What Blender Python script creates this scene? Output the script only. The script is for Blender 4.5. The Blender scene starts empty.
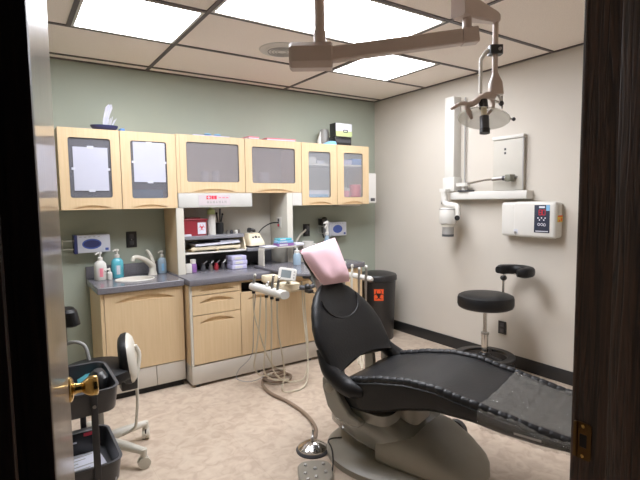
import bpy, bmesh, math, random
from mathutils import Vector, Matrix
random.seed(7)
scene = bpy.context.scene
COL = scene.collection
PI = math.pi

# ------------------------------------------------------------------ materials
def lin(c):
    return tuple((v/12.92 if v <= 0.04045 else ((v+0.055)/1.055)**2.4) for v in [x/255.0 for x in c])

def mat(name, rgb, rough=0.5, metal=0.0, var=0.06, scale=8.0, bump=0.0, bscale=200.0, coat=0.0, spec=0.5, stretch=None):
    """principled material whose colour is modulated by a soft procedural noise"""
    m = bpy.data.materials.new(name); m.use_nodes = True
    nt = m.node_tree; N = nt.nodes; L = nt.links
    b = N['Principled BSDF']
    c = lin(rgb)
    tc = N.new('ShaderNodeTexCoord'); mp = N.new('ShaderNodeMapping')
    L.new(tc.outputs['Object'], mp.inputs['Vector'])
    if stretch: mp.inputs['Scale'].default_value = stretch
    nz = N.new('ShaderNodeTexNoise'); nz.inputs['Scale'].default_value = scale; nz.inputs['Detail'].default_value = 4
    L.new(mp.outputs['Vector'], nz.inputs['Vector'])
    rp = N.new('ShaderNodeValToRGB')
    rp.color_ramp.elements[0].position = 0.3; rp.color_ramp.elements[1].position = 0.7
    rp.color_ramp.elements[0].color = tuple(max(0, v*(1-var)) for v in c)+(1,)
    rp.color_ramp.elements[1].color = tuple(min(1, v*(1+var)) for v in c)+(1,)
    L.new(nz.outputs['Fac'], rp.inputs['Fac']); L.new(rp.outputs['Color'], b.inputs['Base Color'])
    b.inputs['Roughness'].default_value = rough; b.inputs['Metallic'].default_value = metal
    b.inputs['Coat Weight'].default_value = coat; b.inputs['Specular IOR Level'].default_value = spec
    if bump:
        n2 = N.new('ShaderNodeTexNoise'); n2.inputs['Scale'].default_value = bscale; n2.inputs['Detail'].default_value = 3
        L.new(mp.outputs['Vector'], n2.inputs['Vector'])
        bp = N.new('ShaderNodeBump'); bp.inputs['Strength'].default_value = bump; bp.inputs['Distance'].default_value = 0.01
        L.new(n2.outputs['Fac'], bp.inputs['Height']); L.new(bp.outputs['Normal'], b.inputs['Normal'])
    return m

def glassy(name, rgb, clear=0.4, rough=0.4, crumple=0):
    """hazed pane: part see-through, part milky surface"""
    m = bpy.data.materials.new(name); m.use_nodes = True
    nt = m.node_tree; N = nt.nodes; L = nt.links
    b = N['Principled BSDF']; out = N['Material Output']
    nz = N.new('ShaderNodeTexNoise'); nz.inputs['Scale'].default_value = 60
    rp = N.new('ShaderNodeValToRGB'); c = lin(rgb)
    rp.color_ramp.elements[0].color = tuple(v*.95 for v in c)+(1,); rp.color_ramp.elements[1].color = tuple(min(1, v*1.05) for v in c)+(1,)
    L.new(nz.outputs['Fac'], rp.inputs['Fac']); L.new(rp.outputs['Color'], b.inputs['Base Color'])
    b.inputs['Roughness'].default_value = rough
    if crumple:
        n2 = N.new('ShaderNodeTexNoise'); n2.inputs['Scale'].default_value = crumple; n2.inputs['Detail'].default_value = 2; n2.inputs['Distortion'].default_value = 1.5
        bp = N.new('ShaderNodeBump'); bp.inputs['Strength'].default_value = 1; bp.inputs['Distance'].default_value = .03
        L.new(n2.outputs['Fac'], bp.inputs['Height']); L.new(bp.outputs['Normal'], b.inputs['Normal'])
        b.inputs['Coat Weight'].default_value = 1; b.inputs['Coat Roughness'].default_value = .05
    tr = N.new('ShaderNodeBsdfTransparent'); mx = N.new('ShaderNodeMixShader')
    mx.inputs['Fac'].default_value = clear
    L.new(b.outputs['BSDF'], mx.inputs[1]); L.new(tr.outputs['BSDF'], mx.inputs[2]); L.new(mx.outputs['Shader'], out.inputs['Surface'])
    return m

def emit(name, rgb, strength):
    m = bpy.data.materials.new(name); m.use_nodes = True
    nt = m.node_tree; N = nt.nodes; L = nt.links
    for n in list(N):
        if n.type == 'BSDF_PRINCIPLED': N.remove(n)
    e = N.new('ShaderNodeEmission'); e.inputs['Strength'].default_value = strength
    e.inputs['Color'].default_value = lin(rgb)+(1,)
    L.new(e.outputs['Emission'], N['Material Output'].inputs['Surface'])
    return m

def wood_mat(name, dark, light, rough, scale, stretch, detail=6, bump=0.0, coat=0.0, dist=2.0):
    m = bpy.data.materials.new(name); m.use_nodes = True
    nt = m.node_tree; N = nt.nodes; L = nt.links; b = N['Principled BSDF']
    tc = N.new('ShaderNodeTexCoord'); mp = N.new('ShaderNodeMapping'); mp.inputs['Scale'].default_value = stretch
    L.new(tc.outputs['Object'], mp.inputs['Vector'])
    nz = N.new('ShaderNodeTexNoise'); nz.inputs['Scale'].default_value = scale; nz.inputs['Detail'].default_value = detail
    nz.inputs['Distortion'].default_value = dist
    L.new(mp.outputs['Vector'], nz.inputs['Vector'])
    rp = N.new('ShaderNodeValToRGB'); rp.color_ramp.elements[0].position = .35; rp.color_ramp.elements[1].position = .65
    rp.color_ramp.elements[0].color = lin(dark)+(1,); rp.color_ramp.elements[1].color = lin(light)+(1,)
    L.new(nz.outputs['Fac'], rp.inputs['Fac']); L.new(rp.outputs['Color'], b.inputs['Base Color'])
    b.inputs['Roughness'].default_value = rough; b.inputs['Coat Weight'].default_value = coat; b.inputs['Coat Roughness'].default_value = .08
    if bump:
        bp = N.new('ShaderNodeBump'); bp.inputs['Strength'].default_value = bump; bp.inputs['Distance'].default_value = .002
        L.new(nz.outputs['Fac'], bp.inputs['Height']); L.new(bp.outputs['Normal'], b.inputs['Normal'])
    return m

def floor_mat():
    m = bpy.data.materials.new('vinyl_floor'); m.use_nodes = True
    nt = m.node_tree; N = nt.nodes; L = nt.links; b = N['Principled BSDF']
    tc = N.new('ShaderNodeTexCoord')
    def noise(s, d, dist, w=0):
        n = N.new('ShaderNodeTexNoise'); n.inputs['Scale'].default_value = s; n.inputs['Detail'].default_value = d; n.inputs['Distortion'].default_value = dist
        L.new(tc.outputs['Object'], n.inputs['Vector']); return n
    n1 = noise(15, 10, .9); n2 = noise(1.2, 3, .3)
    r1 = N.new('ShaderNodeValToRGB'); e = r1.color_ramp.elements
    e[0].position = .36; e[0].color = lin((184, 163, 144))+(1,); e[1].position = .62; e[1].color = lin((206, 188, 168))+(1,)
    mid = e.new(.48); mid.color = lin((196, 176, 156))+(1,)
    L.new(n1.outputs['Fac'], r1.inputs['Fac'])
    r2 = N.new('ShaderNodeValToRGB'); r2.color_ramp.elements[0].color = (.86, .86, .86, 1); r2.color_ramp.elements[1].color = (1.06, 1.06, 1.06, 1)
    L.new(n2.outputs['Fac'], r2.inputs['Fac'])
    mx = N.new('ShaderNodeMix'); mx.data_type = 'RGBA'; mx.blend_type = 'MULTIPLY'; mx.inputs['Factor'].default_value = 1
    L.new(r1.outputs['Color'], mx.inputs['A']); L.new(r2.outputs['Color'], mx.inputs['B'])
    # tile joints of the vinyl
    br = N.new('ShaderNodeTexBrick'); br.offset = 0.0; br.inputs['Scale'].default_value = 1.0
    br.inputs['Brick Width'].default_value = .457; br.inputs['Row Height'].default_value = .457; br.inputs['Mortar Size'].default_value = .0012
    br.inputs['Color1'].default_value = (1, 1, 1, 1); br.inputs['Color2'].default_value = (.93, .93, .93, 1); br.inputs['Mortar'].default_value = (.84, .82, .8, 1)
    L.new(tc.outputs['Object'], br.inputs['Vector'])
    m2 = N.new('ShaderNodeMix'); m2.data_type = 'RGBA'; m2.blend_type = 'MULTIPLY'; m2.inputs['Factor'].default_value = 1
    L.new(mx.outputs['Result'], m2.inputs['A']); L.new(br.outputs['Color'], m2.inputs['B'])
    L.new(m2.outputs['Result'], b.inputs['Base Color']); b.inputs['Roughness'].default_value = .38
    return m

M = {}
M['green'] = mat('sage_green_paint', (160, 167, 152), .75, var=.03, scale=3, bump=.05, bscale=300)
M['beige'] = mat('beige_paint', (197, 189, 177), .75, var=.025, scale=3, bump=.06, bscale=260)
M['niche'] = mat('niche_laminate', (188, 183, 172), .6, var=.02)
M['tile'] = mat('ceiling_tile', (246, 236, 226), .9, var=.06, scale=160, bump=.25, bscale=240)
M['tbar'] = mat('ceiling_grid_bronze', (74, 64, 64), .5)
M['floor'] = floor_mat()
M['basebd'] = mat('black_vinyl_cove', (26, 25, 26), .5)
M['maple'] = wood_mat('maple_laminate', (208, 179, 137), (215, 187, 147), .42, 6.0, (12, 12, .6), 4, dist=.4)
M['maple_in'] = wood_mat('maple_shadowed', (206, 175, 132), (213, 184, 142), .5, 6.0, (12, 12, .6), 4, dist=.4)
M['oak'] = wood_mat('dark_stained_oak', (40, 27, 21), (82, 57, 43), .45, 7.0, (14, 14, .75), 8, bump=.5)
M['doorw'] = wood_mat('varnished_door_wood', (128, 112, 98), (168, 150, 132), .34, 6.0, (30, 30, .5), 5, coat=.6)
M['counter'] = mat('gray_laminate_counter', (104, 102, 108), .22, var=.12, scale=120)
M['cgrey'] = mat('gray_laminate_shelf', (122, 122, 128), .35, var=.08, scale=90)
M['white'] = mat('white_plastic', (208, 205, 198), .4, var=.02)
M['offw'] = mat('offwhite_enamel', (204, 199, 186), .35, var=.02)
M['cream'] = mat('cream_plastic', (222, 208, 178), .4, var=.03)
M['toe'] = mat('light_gray_toe_panel', (196, 188, 176), .45, var=.03)
M['lampw'] = mat('taupe_enamel', (178, 158, 146), .38, var=.03)
M['grey'] = mat('gray_plastic', (150, 148, 144), .45, var=.04)
M['chairg'] = mat('chair_base_gray', (116, 113, 103), .15, var=.04, coat=.8)
M['chairg2'] = mat('chair_base_lower', (138, 132, 120), .4, var=.05)
M['dgrey'] = mat('dark_gray_metal', (62, 62, 66), .4, var=.06)
M['black'] = mat('black_plastic', (22, 22, 24), .4, var=.1)
M['leather'] = mat('black_vinyl_leather', (10, 10, 13), .46, var=.12, scale=20, bump=.12, bscale=90, spec=.32)
M['rim'] = mat('black_vinyl_piping', (15, 15, 18), .46, var=.12, spec=.35)
M['chrome'] = mat('chrome', (200, 198, 195), .14, metal=1.0, var=.03)
M['steel'] = mat('brushed_steel', (168, 166, 164), .3, metal=1.0, var=.05)
M['brass'] = mat('polished_brass', (206, 170, 100), .16, metal=1.0, var=.06)
M['brassp'] = mat('aged_brass', (96, 74, 46), .35, metal=1.0, var=.12)
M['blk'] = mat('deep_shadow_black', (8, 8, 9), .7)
M['paper'] = mat('white_paper', (210, 210, 222), .8, var=.02)
M['paperl'] = mat('printed_grey', (196, 198, 208), .8, var=.04)
M['pink'] = mat('pink_paper', (238, 196, 206), .7, var=.04, scale=5)
M['pinkp'] = mat('pink_folder', (226, 120, 138), .6)
M['navy'] = mat('navy_plastic', (40, 46, 92), .4)
M['blue'] = mat('blue_plastic', (70, 122, 190), .4)
M['lblue'] = mat('light_blue_plastic', (120, 176, 216), .45)
M['teal'] = mat('teal_liquid', (86, 178, 196), .2, coat=.5)
M['clearb'] = mat('pale_blue_clear_soap', (146, 168, 186), .15, coat=.6)
M['red'] = mat('sharps_red', (136, 34, 44), .35)
M['bred'] = mat('bright_red', (222, 44, 66), .4)
M['orange'] = mat('orange_sticker', (242, 86, 32), .5)
M['yellow'] = mat('yellow_sticker', (228, 190, 70), .5)
M['olive'] = mat('olive_gray_metal', (118, 118, 104), .4, metal=.3)
M['sheet'] = mat('copy_paper', (184, 185, 200), .8, var=.02)
M['strip'] = mat('pale_pink_gray_strip', (196, 184, 188), .6)
M['fasc'] = mat('fascia_white', (190, 188, 182), .5)
M['purple'] = mat('purple_plastic', (132, 88, 152), .4)
M['lav'] = mat('lavender_carton', (188, 184, 218), .6, var=.05)
M['mint'] = mat('pale_green_label', (190, 206, 140), .5)
M['oval'] = mat('blue_oval_print', (62, 84, 158), .5)
M['hose'] = mat('beige_tubing', (196, 186, 164), .4)
M['hoseb'] = mat('brown_tubing', (128, 108, 90), .45)
M['screen'] = mat('lcd_screen', (120, 128, 130), .15, coat=.4)
M['panel'] = mat('control_panel_navy', (44, 50, 66), .25)
M['seg'] = emit('red_led', (190, 40, 46), 1.0)
M['pane_grey'] = glassy('frosted_pane_grey', (150, 144, 146), .52, .35)
M['pane_dark'] = glassy('frosted_pane_dim', (118, 118, 126), .48, .25)
M['pane_clear'] = glassy('frosted_pane_light', (176, 178, 182), .70, .3)
M['film'] = glassy('clear_plastic_film', (206, 202, 194), .82, .14, 14)
M['refl'] = glassy('lamp_reflector_glass', (226, 224, 210), .32, .1)
M['diff'] = emit('fluorescent_diffuser', (246, 248, 255), 24.0)

# ------------------------------------------------------------------ mesh builder
class MB:
    def __init__(self): self.v = []; self.f = []; self.mi = []; self.mats = []
    def add(self, vs, fs, m):
        m = M[m] if isinstance(m, str) else m
        if m not in self.mats: self.mats.append(m)
        k = self.mats.index(m); o = len(self.v)
        self.v += [Vector(p) for p in vs]
        for f in fs: self.f.append([i+o for i in f]); self.mi.append(k)
        return self
    def bm(self, b, m, mx=None):
        b.verts.index_update()
        vs = [(mx @ v.co) if mx else v.co.copy() for v in b.verts]; fs = [[v.index for v in f.verts] for f in b.faces]
        b.free(); return self.add(vs, fs, m)
    def box(self, x0, x1, y0, y1, z0, z1, m, bev=0.0, seg=2, mx=None):
        b = bmesh.new(); bmesh.ops.create_cube(b, size=1.0)
        sx, sy, sz = abs(x1-x0), abs(y1-y0), abs(z1-z0)
        bmesh.ops.transform(b, matrix=Matrix.Diagonal((sx, sy, sz, 1)), verts=b.verts)
        if bev:
            bev = min(bev, min(sx, sy, sz)*.49)
            bmesh.ops.bevel(b, geom=list(b.edges), offset=bev, segments=seg, profile=.5, affect='EDGES')
        T = Matrix.Translation(((x0+x1)/2, (y0+y1)/2, (z0+z1)/2))
        return self.bm(b, m, (mx @ T) if mx else T)
    def loft(self, loops, m, cap=True, closed=True):
        vs = []; fs = []; n = len(loops[0])
        for lp in loops: vs += list(lp)
        for i in range(len(loops)-1):
            for j in range(n if closed else n-1):
                a = i*n+j; b = i*n+(j+1) % n
                fs.append([a, b, b+n, a+n])
        if cap:
            fs.append(list(range(n))[::-1]); fs.append([(len(loops)-1)*n+j for j in range(n)])
        return self.add(vs, fs, m)
    def tube(self, pts, r, m, n=10, smooth=0, cap=True):
        pts = [Vector(p) for p in pts]
        rs = list(r) if isinstance(r, (list, tuple)) else [r]*len(pts)
        if smooth and len(pts) > 2:
            out = []; ro = []
            P = [pts[0]*2-pts[1]]+pts+[pts[-1]*2-pts[-2]]
            for i in range(1, len(P)-2):
                for k in range(smooth):
                    t = k/smooth
                    a, b, c, d = P[i-1], P[i], P[i+1], P[i+2]
                    out.append(.5*((2*b)+(c-a)*t+(2*a-5*b+4*c-d)*t*t+(3*b-a-3*c+d)*t**3))
                    ro.append(rs[i-1]*(1-t)+rs[i]*t)
            out.append(pts[-1]); ro.append(rs[-1]); pts, rs = out, ro
        T = []
        for i in range(len(pts)):
            a = pts[max(0, i-1)]; b = pts[min(len(pts)-1, i+1)]; T.append((b-a).normalized())
        u = T[0].orthogonal().normalized(); loops = []
        for i, p in enumerate(pts):
            u = (u-T[i]*u.dot(T[i]))
            u = u.normalized() if u.length > 1e-6 else T[i].orthogonal().normalized()
            w = T[i].cross(u)
            loops.append([p+(u*math.cos(2*PI*k/n)+w*math.sin(2*PI*k/n))*rs[i] for k in range(n)])
        return self.loft(loops, m, cap)
    def cyl(self, p0, p1, r, m, n=20, r1=None):
        return self.tube([p0, p1], [r, r if r1 is None else r1], m, n)
    def lathe(self, prof, c, m, n=24, axis=None, cap=True):
        """prof = [(r, h)...] around axis (default +Z) through c"""
        c = Vector(c); ax = Vector(axis).normalized() if axis else Vector((0, 0, 1))
        u = Vector((1, 0, 0)) if not axis else ax.orthogonal().normalized(); w = ax.cross(u)
        loops = [[c+ax*h+(u*math.cos(2*PI*k/n)+w*math.sin(2*PI*k/n))*max(r, 1e-4) for k in range(n)] for r, h in prof]
        return self.loft(loops, m, cap)
    def prism(self, poly, o, u, v, d, m):
        """2-D polygon in the (u,v) plane at o, extruded by vector d"""
        o, u, v, d = Vector(o), Vector(u), Vector(v), Vector(d)
        a = [o+u*x+v*y for x, y in poly]; n = len(a)
        return self.add(a+[p+d for p in a], [list(range(n)), [n+i for i in range(n)][::-1]]+[[i, i+n, (i+1) % n+n, (i+1) % n] for i in range(n)], m)
    def ball(self, c, r, m, u=16, v=10, mx=None):
        b = bmesh.new(); bmesh.ops.create_uvsphere(b, u_segments=u, v_segments=v, radius=1)
        r = r if isinstance(r, (tuple, list)) else (r, r, r)
        X = Matrix.Translation(c) @ (mx or Matrix()) @ Matrix.Diagonal((*r, 1))
        return self.bm(b, m, X)
    def ring(self, outer, inner, d, m):
        """flat plate with a hole: matching outer and inner loops, thickened by vector d"""
        d = Vector(d); n = len(outer); o = [Vector(p) for p in outer]; i_ = [Vector(p) for p in inner]
        vs = o+i_+[p+d for p in o]+[p+d for p in i_]; fs = []
        for k in range(n):
            q = (k+1) % n
            fs += [[k, q, n+q, n+k], [2*n+k, 3*n+k, 3*n+q, 2*n+q], [k, 2*n+k, 2*n+q, q], [n+k, n+q, 3*n+q, 3*n+k]]
        return self.add(vs, fs, m)

WM = {}                                              # world matrix of every object made here
def link(name, mb, base, parent=None, angle=38, sub=0, bevel=0):
    me = bpy.data.meshes.new(name)
    inv = base.inverted()
    me.from_pydata([tuple(inv @ v) for v in mb.v], [], mb.f)
    for mt in mb.mats: me.materials.append(mt)
    for p, k in zip(me.polygons, mb.mi): p.material_index = k; p.use_smooth = True
    b = bmesh.new(); b.from_mesh(me); bmesh.ops.recalc_face_normals(b, faces=b.faces); b.to_mesh(me); b.free()
    try: me.set_sharp_from_angle(angle=math.radians(angle))
    except Exception: pass
    o = bpy.data.objects.new(name, me); COL.objects.link(o)
    if parent: o.parent = parent
    else: o.matrix_world = base
    WM[o] = base
    if bevel:
        md = o.modifiers.new('bevel', 'BEVEL'); md.width = bevel; md.segments = 2; md.limit_method = 'ANGLE'; md.angle_limit = math.radians(40)
    if sub:
        md = o.modifiers.new('sub', 'SUBSURF'); md.levels = sub; md.render_levels = sub
    return o

def thing(name, label, cat, loc, rotz=0.0, group=None):
    o = bpy.data.objects.new(name, None); COL.objects.link(o)
    o.empty_display_size = .05
    o.location = loc; o.rotation_euler = (0, 0, rotz)
    WM[o] = Matrix.Translation(loc) @ Matrix.Rotation(rotz, 4, 'Z')
    o['label'] = label; o['category'] = cat
    if group: o['group'] = group
    return o

def part(name, mb, parent, label=None, **k):
    o = link(name, mb, WM[parent], parent, **k)
    if label: o['label'] = label
    return o

def solo(name, mb, label, cat, group=None, **k):
    xs = [v.x for v in mb.v]; ys = [v.y for v in mb.v]; zs = [v.z for v in mb.v]
    o = link(name, mb, Matrix.Translation(((min(xs)+max(xs))/2, (min(ys)+max(ys))/2, min(zs))), **k)
    o['label'] = label; o['category'] = cat
    if group: o['group'] = group
    return o

def struct(name, mb, parent=None, label=None, **k):
    if parent: o = part(name, mb, parent, **k)
    else:
        o = link(name, mb, Matrix(), **k)
        o['kind'] = 'structure'
    if label: o['label'] = label
    return o

def dup(root, loc, label, rotz=None, group=None):
    r = root.copy(); COL.objects.link(r); r.location = loc
    if rotz is not None: r.rotation_euler = (0, 0, rotz)
    r['label'] = label
    if group: r['group'] = group
    for ch in list(root.children):
        c = ch.copy(); COL.objects.link(c); c.parent = r
        for g in list(ch.children):
            d = g.copy(); COL.objects.link(d); d.parent = c
    return r

def rrect(w, h, r, k=5):
    """rounded rectangle loop centred on 0,0 (counter-clockwise)"""
    r = max(1e-4, min(r, w/2-1e-4, h/2-1e-4)); out = []
    for cx, cy, a0 in ((w/2-r, h/2-r, 0), (-w/2+r, h/2-r, 90), (-w/2+r, -h/2+r, 180), (w/2-r, -h/2+r, 270)):
        for i in range(k+1):
            a = math.radians(a0+90*i/k); out.append((cx+r*math.cos(a), cy+r*math.sin(a)))
    return out

def superell(a, b, n, e=2.6):
    out = []
    for k in range(n):
        t = 2*PI*k/n; c, s = math.cos(t), math.sin(t)
        out.append((a*abs(c)**(2/e)*(1 if c >= 0 else -1), b*abs(s)**(2/e)*(1 if s >= 0 else -1)))
    return out

# ------------------------------------------------------------------ camera
cam = bpy.data.cameras.new('camera'); co = bpy.data.objects.new('camera', cam); COL.objects.link(co)
F_PX, YAW, PITCH, ROLL = 468.2102, 0.5903, 0.0835, -0.0137
CAM = Vector((-3.2878, -3.8436, 1.3405))
fw = Vector((math.sin(YAW)*math.cos(PITCH), math.cos(YAW)*math.cos(PITCH), -math.sin(PITCH)))
rt = Vector((math.cos(YAW), -math.sin(YAW), 0)); up = rt.cross(fw)
r2 = rt*math.cos(ROLL)+up*math.sin(ROLL); u2 = up*math.cos(ROLL)-rt*math.sin(ROLL)
mx = Matrix((r2, u2, -fw)).transposed().to_4x4(); mx.translation = CAM
co.matrix_world = mx
cam.sensor_width = 36.0; cam.lens = F_PX/640*36.0; cam.clip_start = .02
scene.camera = co

# ------------------------------------------------------------------ room shell
H = 2.368; XL = -4.35; YF = -3.4436; YO = -3.56; T = 0.6096
YC = -0.1158; XA = -2.3153; XB = XA+2*T; XC = XA+3*T; XZ = XA-T
struct('floor', MB().box(XL-.1, .1, -4.6, .1, -.06, 0, 'floor'))
struct('ceiling', MB().box(XL-.1, .1, YO, .1, H, H+.06, 'tile'))
struct('wall_back', MB().box(XL-.1, .1, 0, .1, 0, H, 'green'))
struct('wall_right', MB().box(0, .1, YO, 0, 0, H, 'beige'))
struct('wall_left', MB().box(XL-.1, XL, YO, 0, 0, H, 'green'))
JL, JR, DH = -3.3097, -2.495, 2.06                   # door opening
w = MB(); w.box(XL, JL-.03, YO, YF, 0, H, 'beige'); w.box(JR+.03, 0, YO, YF, 0, H, 'beige'); w.box(JL-.03, JR+.03, YO, YF, DH+.03, H, 'beige')
struct('wall_front', w)
struct('baseboard_right', MB().box(-.008, 0, YF, 0, 0, .102, 'basebd', bev=.003))
struct('baseboard_back', MB().box(-.66, -.008, -.008, 0, 0, .102, 'basebd', bev=.003))
# grid of bronze T-bars carrying the ceiling tiles
g = MB(); hw = .012; zt = H-.006
for n in range(0, 6):
    y = YC-n*T; g.box(XL, 0, y-hw, y+hw, zt, H+.001, 'tbar')
for x in (XA-2*T, XA, XB): g.box(x-hw, x+hw, YF, 0, zt-.0005, H+.001, 'tbar')
for x in (XZ, XC): g.box(x-hw, x+hw, YC-2*T, YC-T, zt-.0005, H+.001, 'tbar')
g.box(XL, 0, -.02, 0, zt-.001, H+.001, 'tbar'); g.box(-.02, 0, YF, 0, zt-.001, H+.001, 'tbar')
struct('trim_1', g)

# dark oak door frame around the doorway (stop, rebate and strike plate)
def jamb():
    m = MB()
    m.box(JL-.028, JL, YO-.02, YF, 0, DH, 'oak')                                 # hinge side
    m.box(JL, JL+.0361, YO-.02, YF-.046, 0, DH-.001, 'oak', bev=.003)
    m.box(JR, JR+.028, YO-.02, YF, 0, DH, 'oak')                                 # strike side
    m.box(JR-.012, JR, YO-.02, YF-.052, 0, DH-.001, 'oak', bev=.003)
    m.box(JL-.028, JR+.028, YO-.02, YF, DH, DH+.028, 'oak')
    m.box(JL, JR, YO-.02, YF-.046, DH-.012, DH, 'oak')
    for x0, x1 in ((JL-.09, JL-.010), (JR+.006, JR+.09)):                        # casings on both faces of the wall
        m.box(x0, x1, YF, YF+.014, 0, DH+.09, 'oak', bev=.004)
    m.box(JL-.09, JR+.09, YF, YF+.014, DH+.006, DH+.09, 'oak', bev=.004)
    m.box(JL-.09, JL+.02, YO-.034, YO-.02, 0, DH+.09, 'oak', bev=.004)
    return m
jm = struct('trim_2', jamb())
p = MB(); p.ring([(JR-.0015, YF-.012+a, .928+b) for a, b in rrect(.026, .064, .004)], [(JR-.0015, YF-.012+a, .928+b) for a, b in rrect(.012, .024, .002)], (.0025, 0, 0), 'brassp')
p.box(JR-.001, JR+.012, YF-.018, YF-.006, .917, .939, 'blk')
p.box(JR-.0035, JR+.002, YF-.003, YF+.004, .897, .959, 'brassp', bev=.001)
for z in (.902, .954): p.cyl((JR-.003, YF-.012, z), (JR, YF-.012, z), .003, 'brass', 10)
struct('strike_plate', p, jm, 'brass strike plate let into the dark door frame')

# the open door: slab hinged at the left, knob on its far edge
dv = Vector((.1045, 1.0, 0)).normalized(); dn = Vector((dv.y, -dv.x, 0))      # along the slab, out of its right face
hp = Vector((-3.2712, YF, 0))                                                   # foot of the right face
def dq(a, n, z): return hp+dv*a+dn*n+Vector((0, 0, z))
DW = .80
d = MB(); d.prism([(0, .012), (DW, .012), (DW, DH-.006), (0, DH-.006)], dq(0, 0, 0), dv, (0, 0, 1), -dn*.044, 'doorw')
door = struct('door_1', d, bevel=.002)
k = MB(); kz = .936; kp = dq(DW-.062, 0, kz)
k.lathe([(.0, 0), (.033, 0), (.033, .004), (.029, .008), (.016, .012), (.0125, .02), (.0125, .030), (.018, .036), (.0255, .046), (.027, .058), (.0262, .066), (.021, .0695), (0, .070)], kp, 'brass', 28, axis=dn)
k.v = [kp+(v_-kp)*.84 for v_ in k.v]
struct('door_knob', k, door, 'polished brass knob and rose')
k = MB(); k.prism(rrect(.026, .058, .003, 3), dq(DW+.0006, -.022, .912), -dn, (0, 0, 1), dv*.001, 'brass'); struct('latch_plate', k, door, 'brass latch plate')
for z in (.25, 1.05, 1.82):
    h = MB(); h.cyl(dq(-.004, -.05, z-.045), dq(-.004, -.05, z+.045), .006, 'brassp', 12); h.box(JL-.001, JL+.0015, YF-.04, YF-.001, z-.045, z+.045, 'brassp'); struct('hinge', h, door)

# ------------------------------------------------------------------ ceiling lights and speaker
def ceiling_light(x0, x1, y0, y1, label):
    t = thing('ceiling_light', label, 'light', ((x0+x1)/2, (y0+y1)/2, H-.008), group='recessed ceiling lights')
    cx, cy, a, b = (x0+x1)/2, (y0+y1)/2, x1-x0, y1-y0
    f = MB(); f.ring([(cx+p, cy+q, H-.007) for p, q in rrect(a-.026, b-.026, .002, 2)], [(cx+p, cy+q, H-.007) for p, q in rrect(a-.056, b-.056, .004, 2)], (0, 0, .008), 'white')
    part('frame', f, t)
    f = MB(); f.box(x0+.027, x1-.027, y0+.027, y1-.027, H-.004, H-.001, 'diff'); part('diffuser', f, t)
ceiling_light(XZ, XA, YC-2*T, YC-T, 'square glowing ceiling light over the sink end, at the left of the ceiling')
ceiling_light(XA, XB, YC-3*T, YC-2*T, 'long glowing ceiling light behind the lamp arm, largest of the three')
ceiling_light(XB, XC, YC-2*T, YC-T, 'square glowing ceiling light below the lamp arm, nearest the corner')
s = MB(); c = Vector((-1.662, -.985, H))
s.lathe([(.155, 0), (.15, -.006), (.118, -.011), (.115, -.009), (.112, -.012), (.07, -.016), (.0, -.017)], c, 'white', 40, cap=False)
t = thing('ceiling_speaker', 'round white speaker grille set in a ceiling tile', 'speaker', c)
part('rim', s, t)
s = MB()
for r in (.035, .055, .075, .095): s.lathe([(r-.003, -.0165), (r, -.020), (r+.003, -.0155)], c, 'grey', 40, cap=False)
part('grille', s, t)

# ------------------------------------------------------------------ cabinet builders
def arch(cx, w, h, n=14):
    return [(cx+w/2-w*i/n, h*math.sin(PI*i/n)**.8) for i in range(n+1)]          # right foot to left foot over the top

def glass_door(x0, x1, z0, z1, yf, th, side, top, bot, paneM, parent, label=None):
    """framed door with a rounded window, scooped finger pull along its lower edge"""
    cx = (x0+x1)/2; w = x1-x0; zl = z0+.036                                     # lower strip holding the scoop
    wz0, wz1, ww = z0+bot, z1-top, w-2*side
    m = MB()
    k = 4
    oc, oh = (zl+z1)/2, z1-zl
    ic, ih = (wz0+wz1)/2, wz1-wz0
    m.ring([(cx+a, yf, oc+b) for a, b in rrect(w, oh, .0015, k)], [(cx+a, yf, ic+b) for a, b in rrect(ww, ih, .016, k)], (0, th, 0), 'maple')
    notch = arch(0, w*.66, .022)
    poly = [(-w/2, 0), (-w/2, .029), (w/2, .029), (w/2, 0)]+notch
    m.prism(poly, (cx, yf, z0+.007), (1, 0, 0), (0, 0, 1), (0, th, 0), 'maple'); m.box(x0, x1, yf, yf+th, z0, z0+.007, 'maple')
    dr = part('door', m, parent, label)
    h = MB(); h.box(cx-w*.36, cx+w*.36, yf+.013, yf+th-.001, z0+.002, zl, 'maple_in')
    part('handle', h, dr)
    h = MB(); h.ring([(cx+a, yf+.004, ic+b) for a, b in rrect(ww+.004, ih+.004, .018, k)], [(cx+a, yf+.004, ic+b) for a, b in rrect(ww-.006, ih-.006, .013, k)], (0, .004, 0), 'dgrey')
    part('gasket', h, dr)
    h = MB(); h.box(cx-ww/2-.006, cx+ww/2+.006, yf+.010, yf+.014, wz0-.006, wz1+.006, paneM); part('pane', h, dr)
    return dr

def pull_panel(name, x0, x1, z0, z1, yf, th, parent, pw, ph, drop, label=None):
    """flat front with an arched scooped pull below its top edge"""
    cx = (x0+x1)/2; w = x1-x0; zb = z1-drop-ph
    m = MB(); n = arch(0, pw, ph)
    m.prism([(-w/2, 0), (-w/2, z1-zb), (w/2, z1-zb), (w/2, 0)]+n, (cx, yf, zb), (1, 0, 0), (0, 0, 1), (0, th, 0), 'maple')
    m.box(x0, x1, yf, yf+th, z0, zb, 'maple')
    dr = part(name, m, parent, label)
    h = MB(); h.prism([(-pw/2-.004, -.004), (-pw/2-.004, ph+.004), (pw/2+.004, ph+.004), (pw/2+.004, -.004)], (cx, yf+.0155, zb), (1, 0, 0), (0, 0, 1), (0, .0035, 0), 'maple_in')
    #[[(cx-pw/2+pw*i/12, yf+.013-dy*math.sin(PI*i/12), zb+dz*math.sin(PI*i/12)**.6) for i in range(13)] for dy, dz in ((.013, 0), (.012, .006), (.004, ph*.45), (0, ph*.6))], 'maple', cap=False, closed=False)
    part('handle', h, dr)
    return dr

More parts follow.
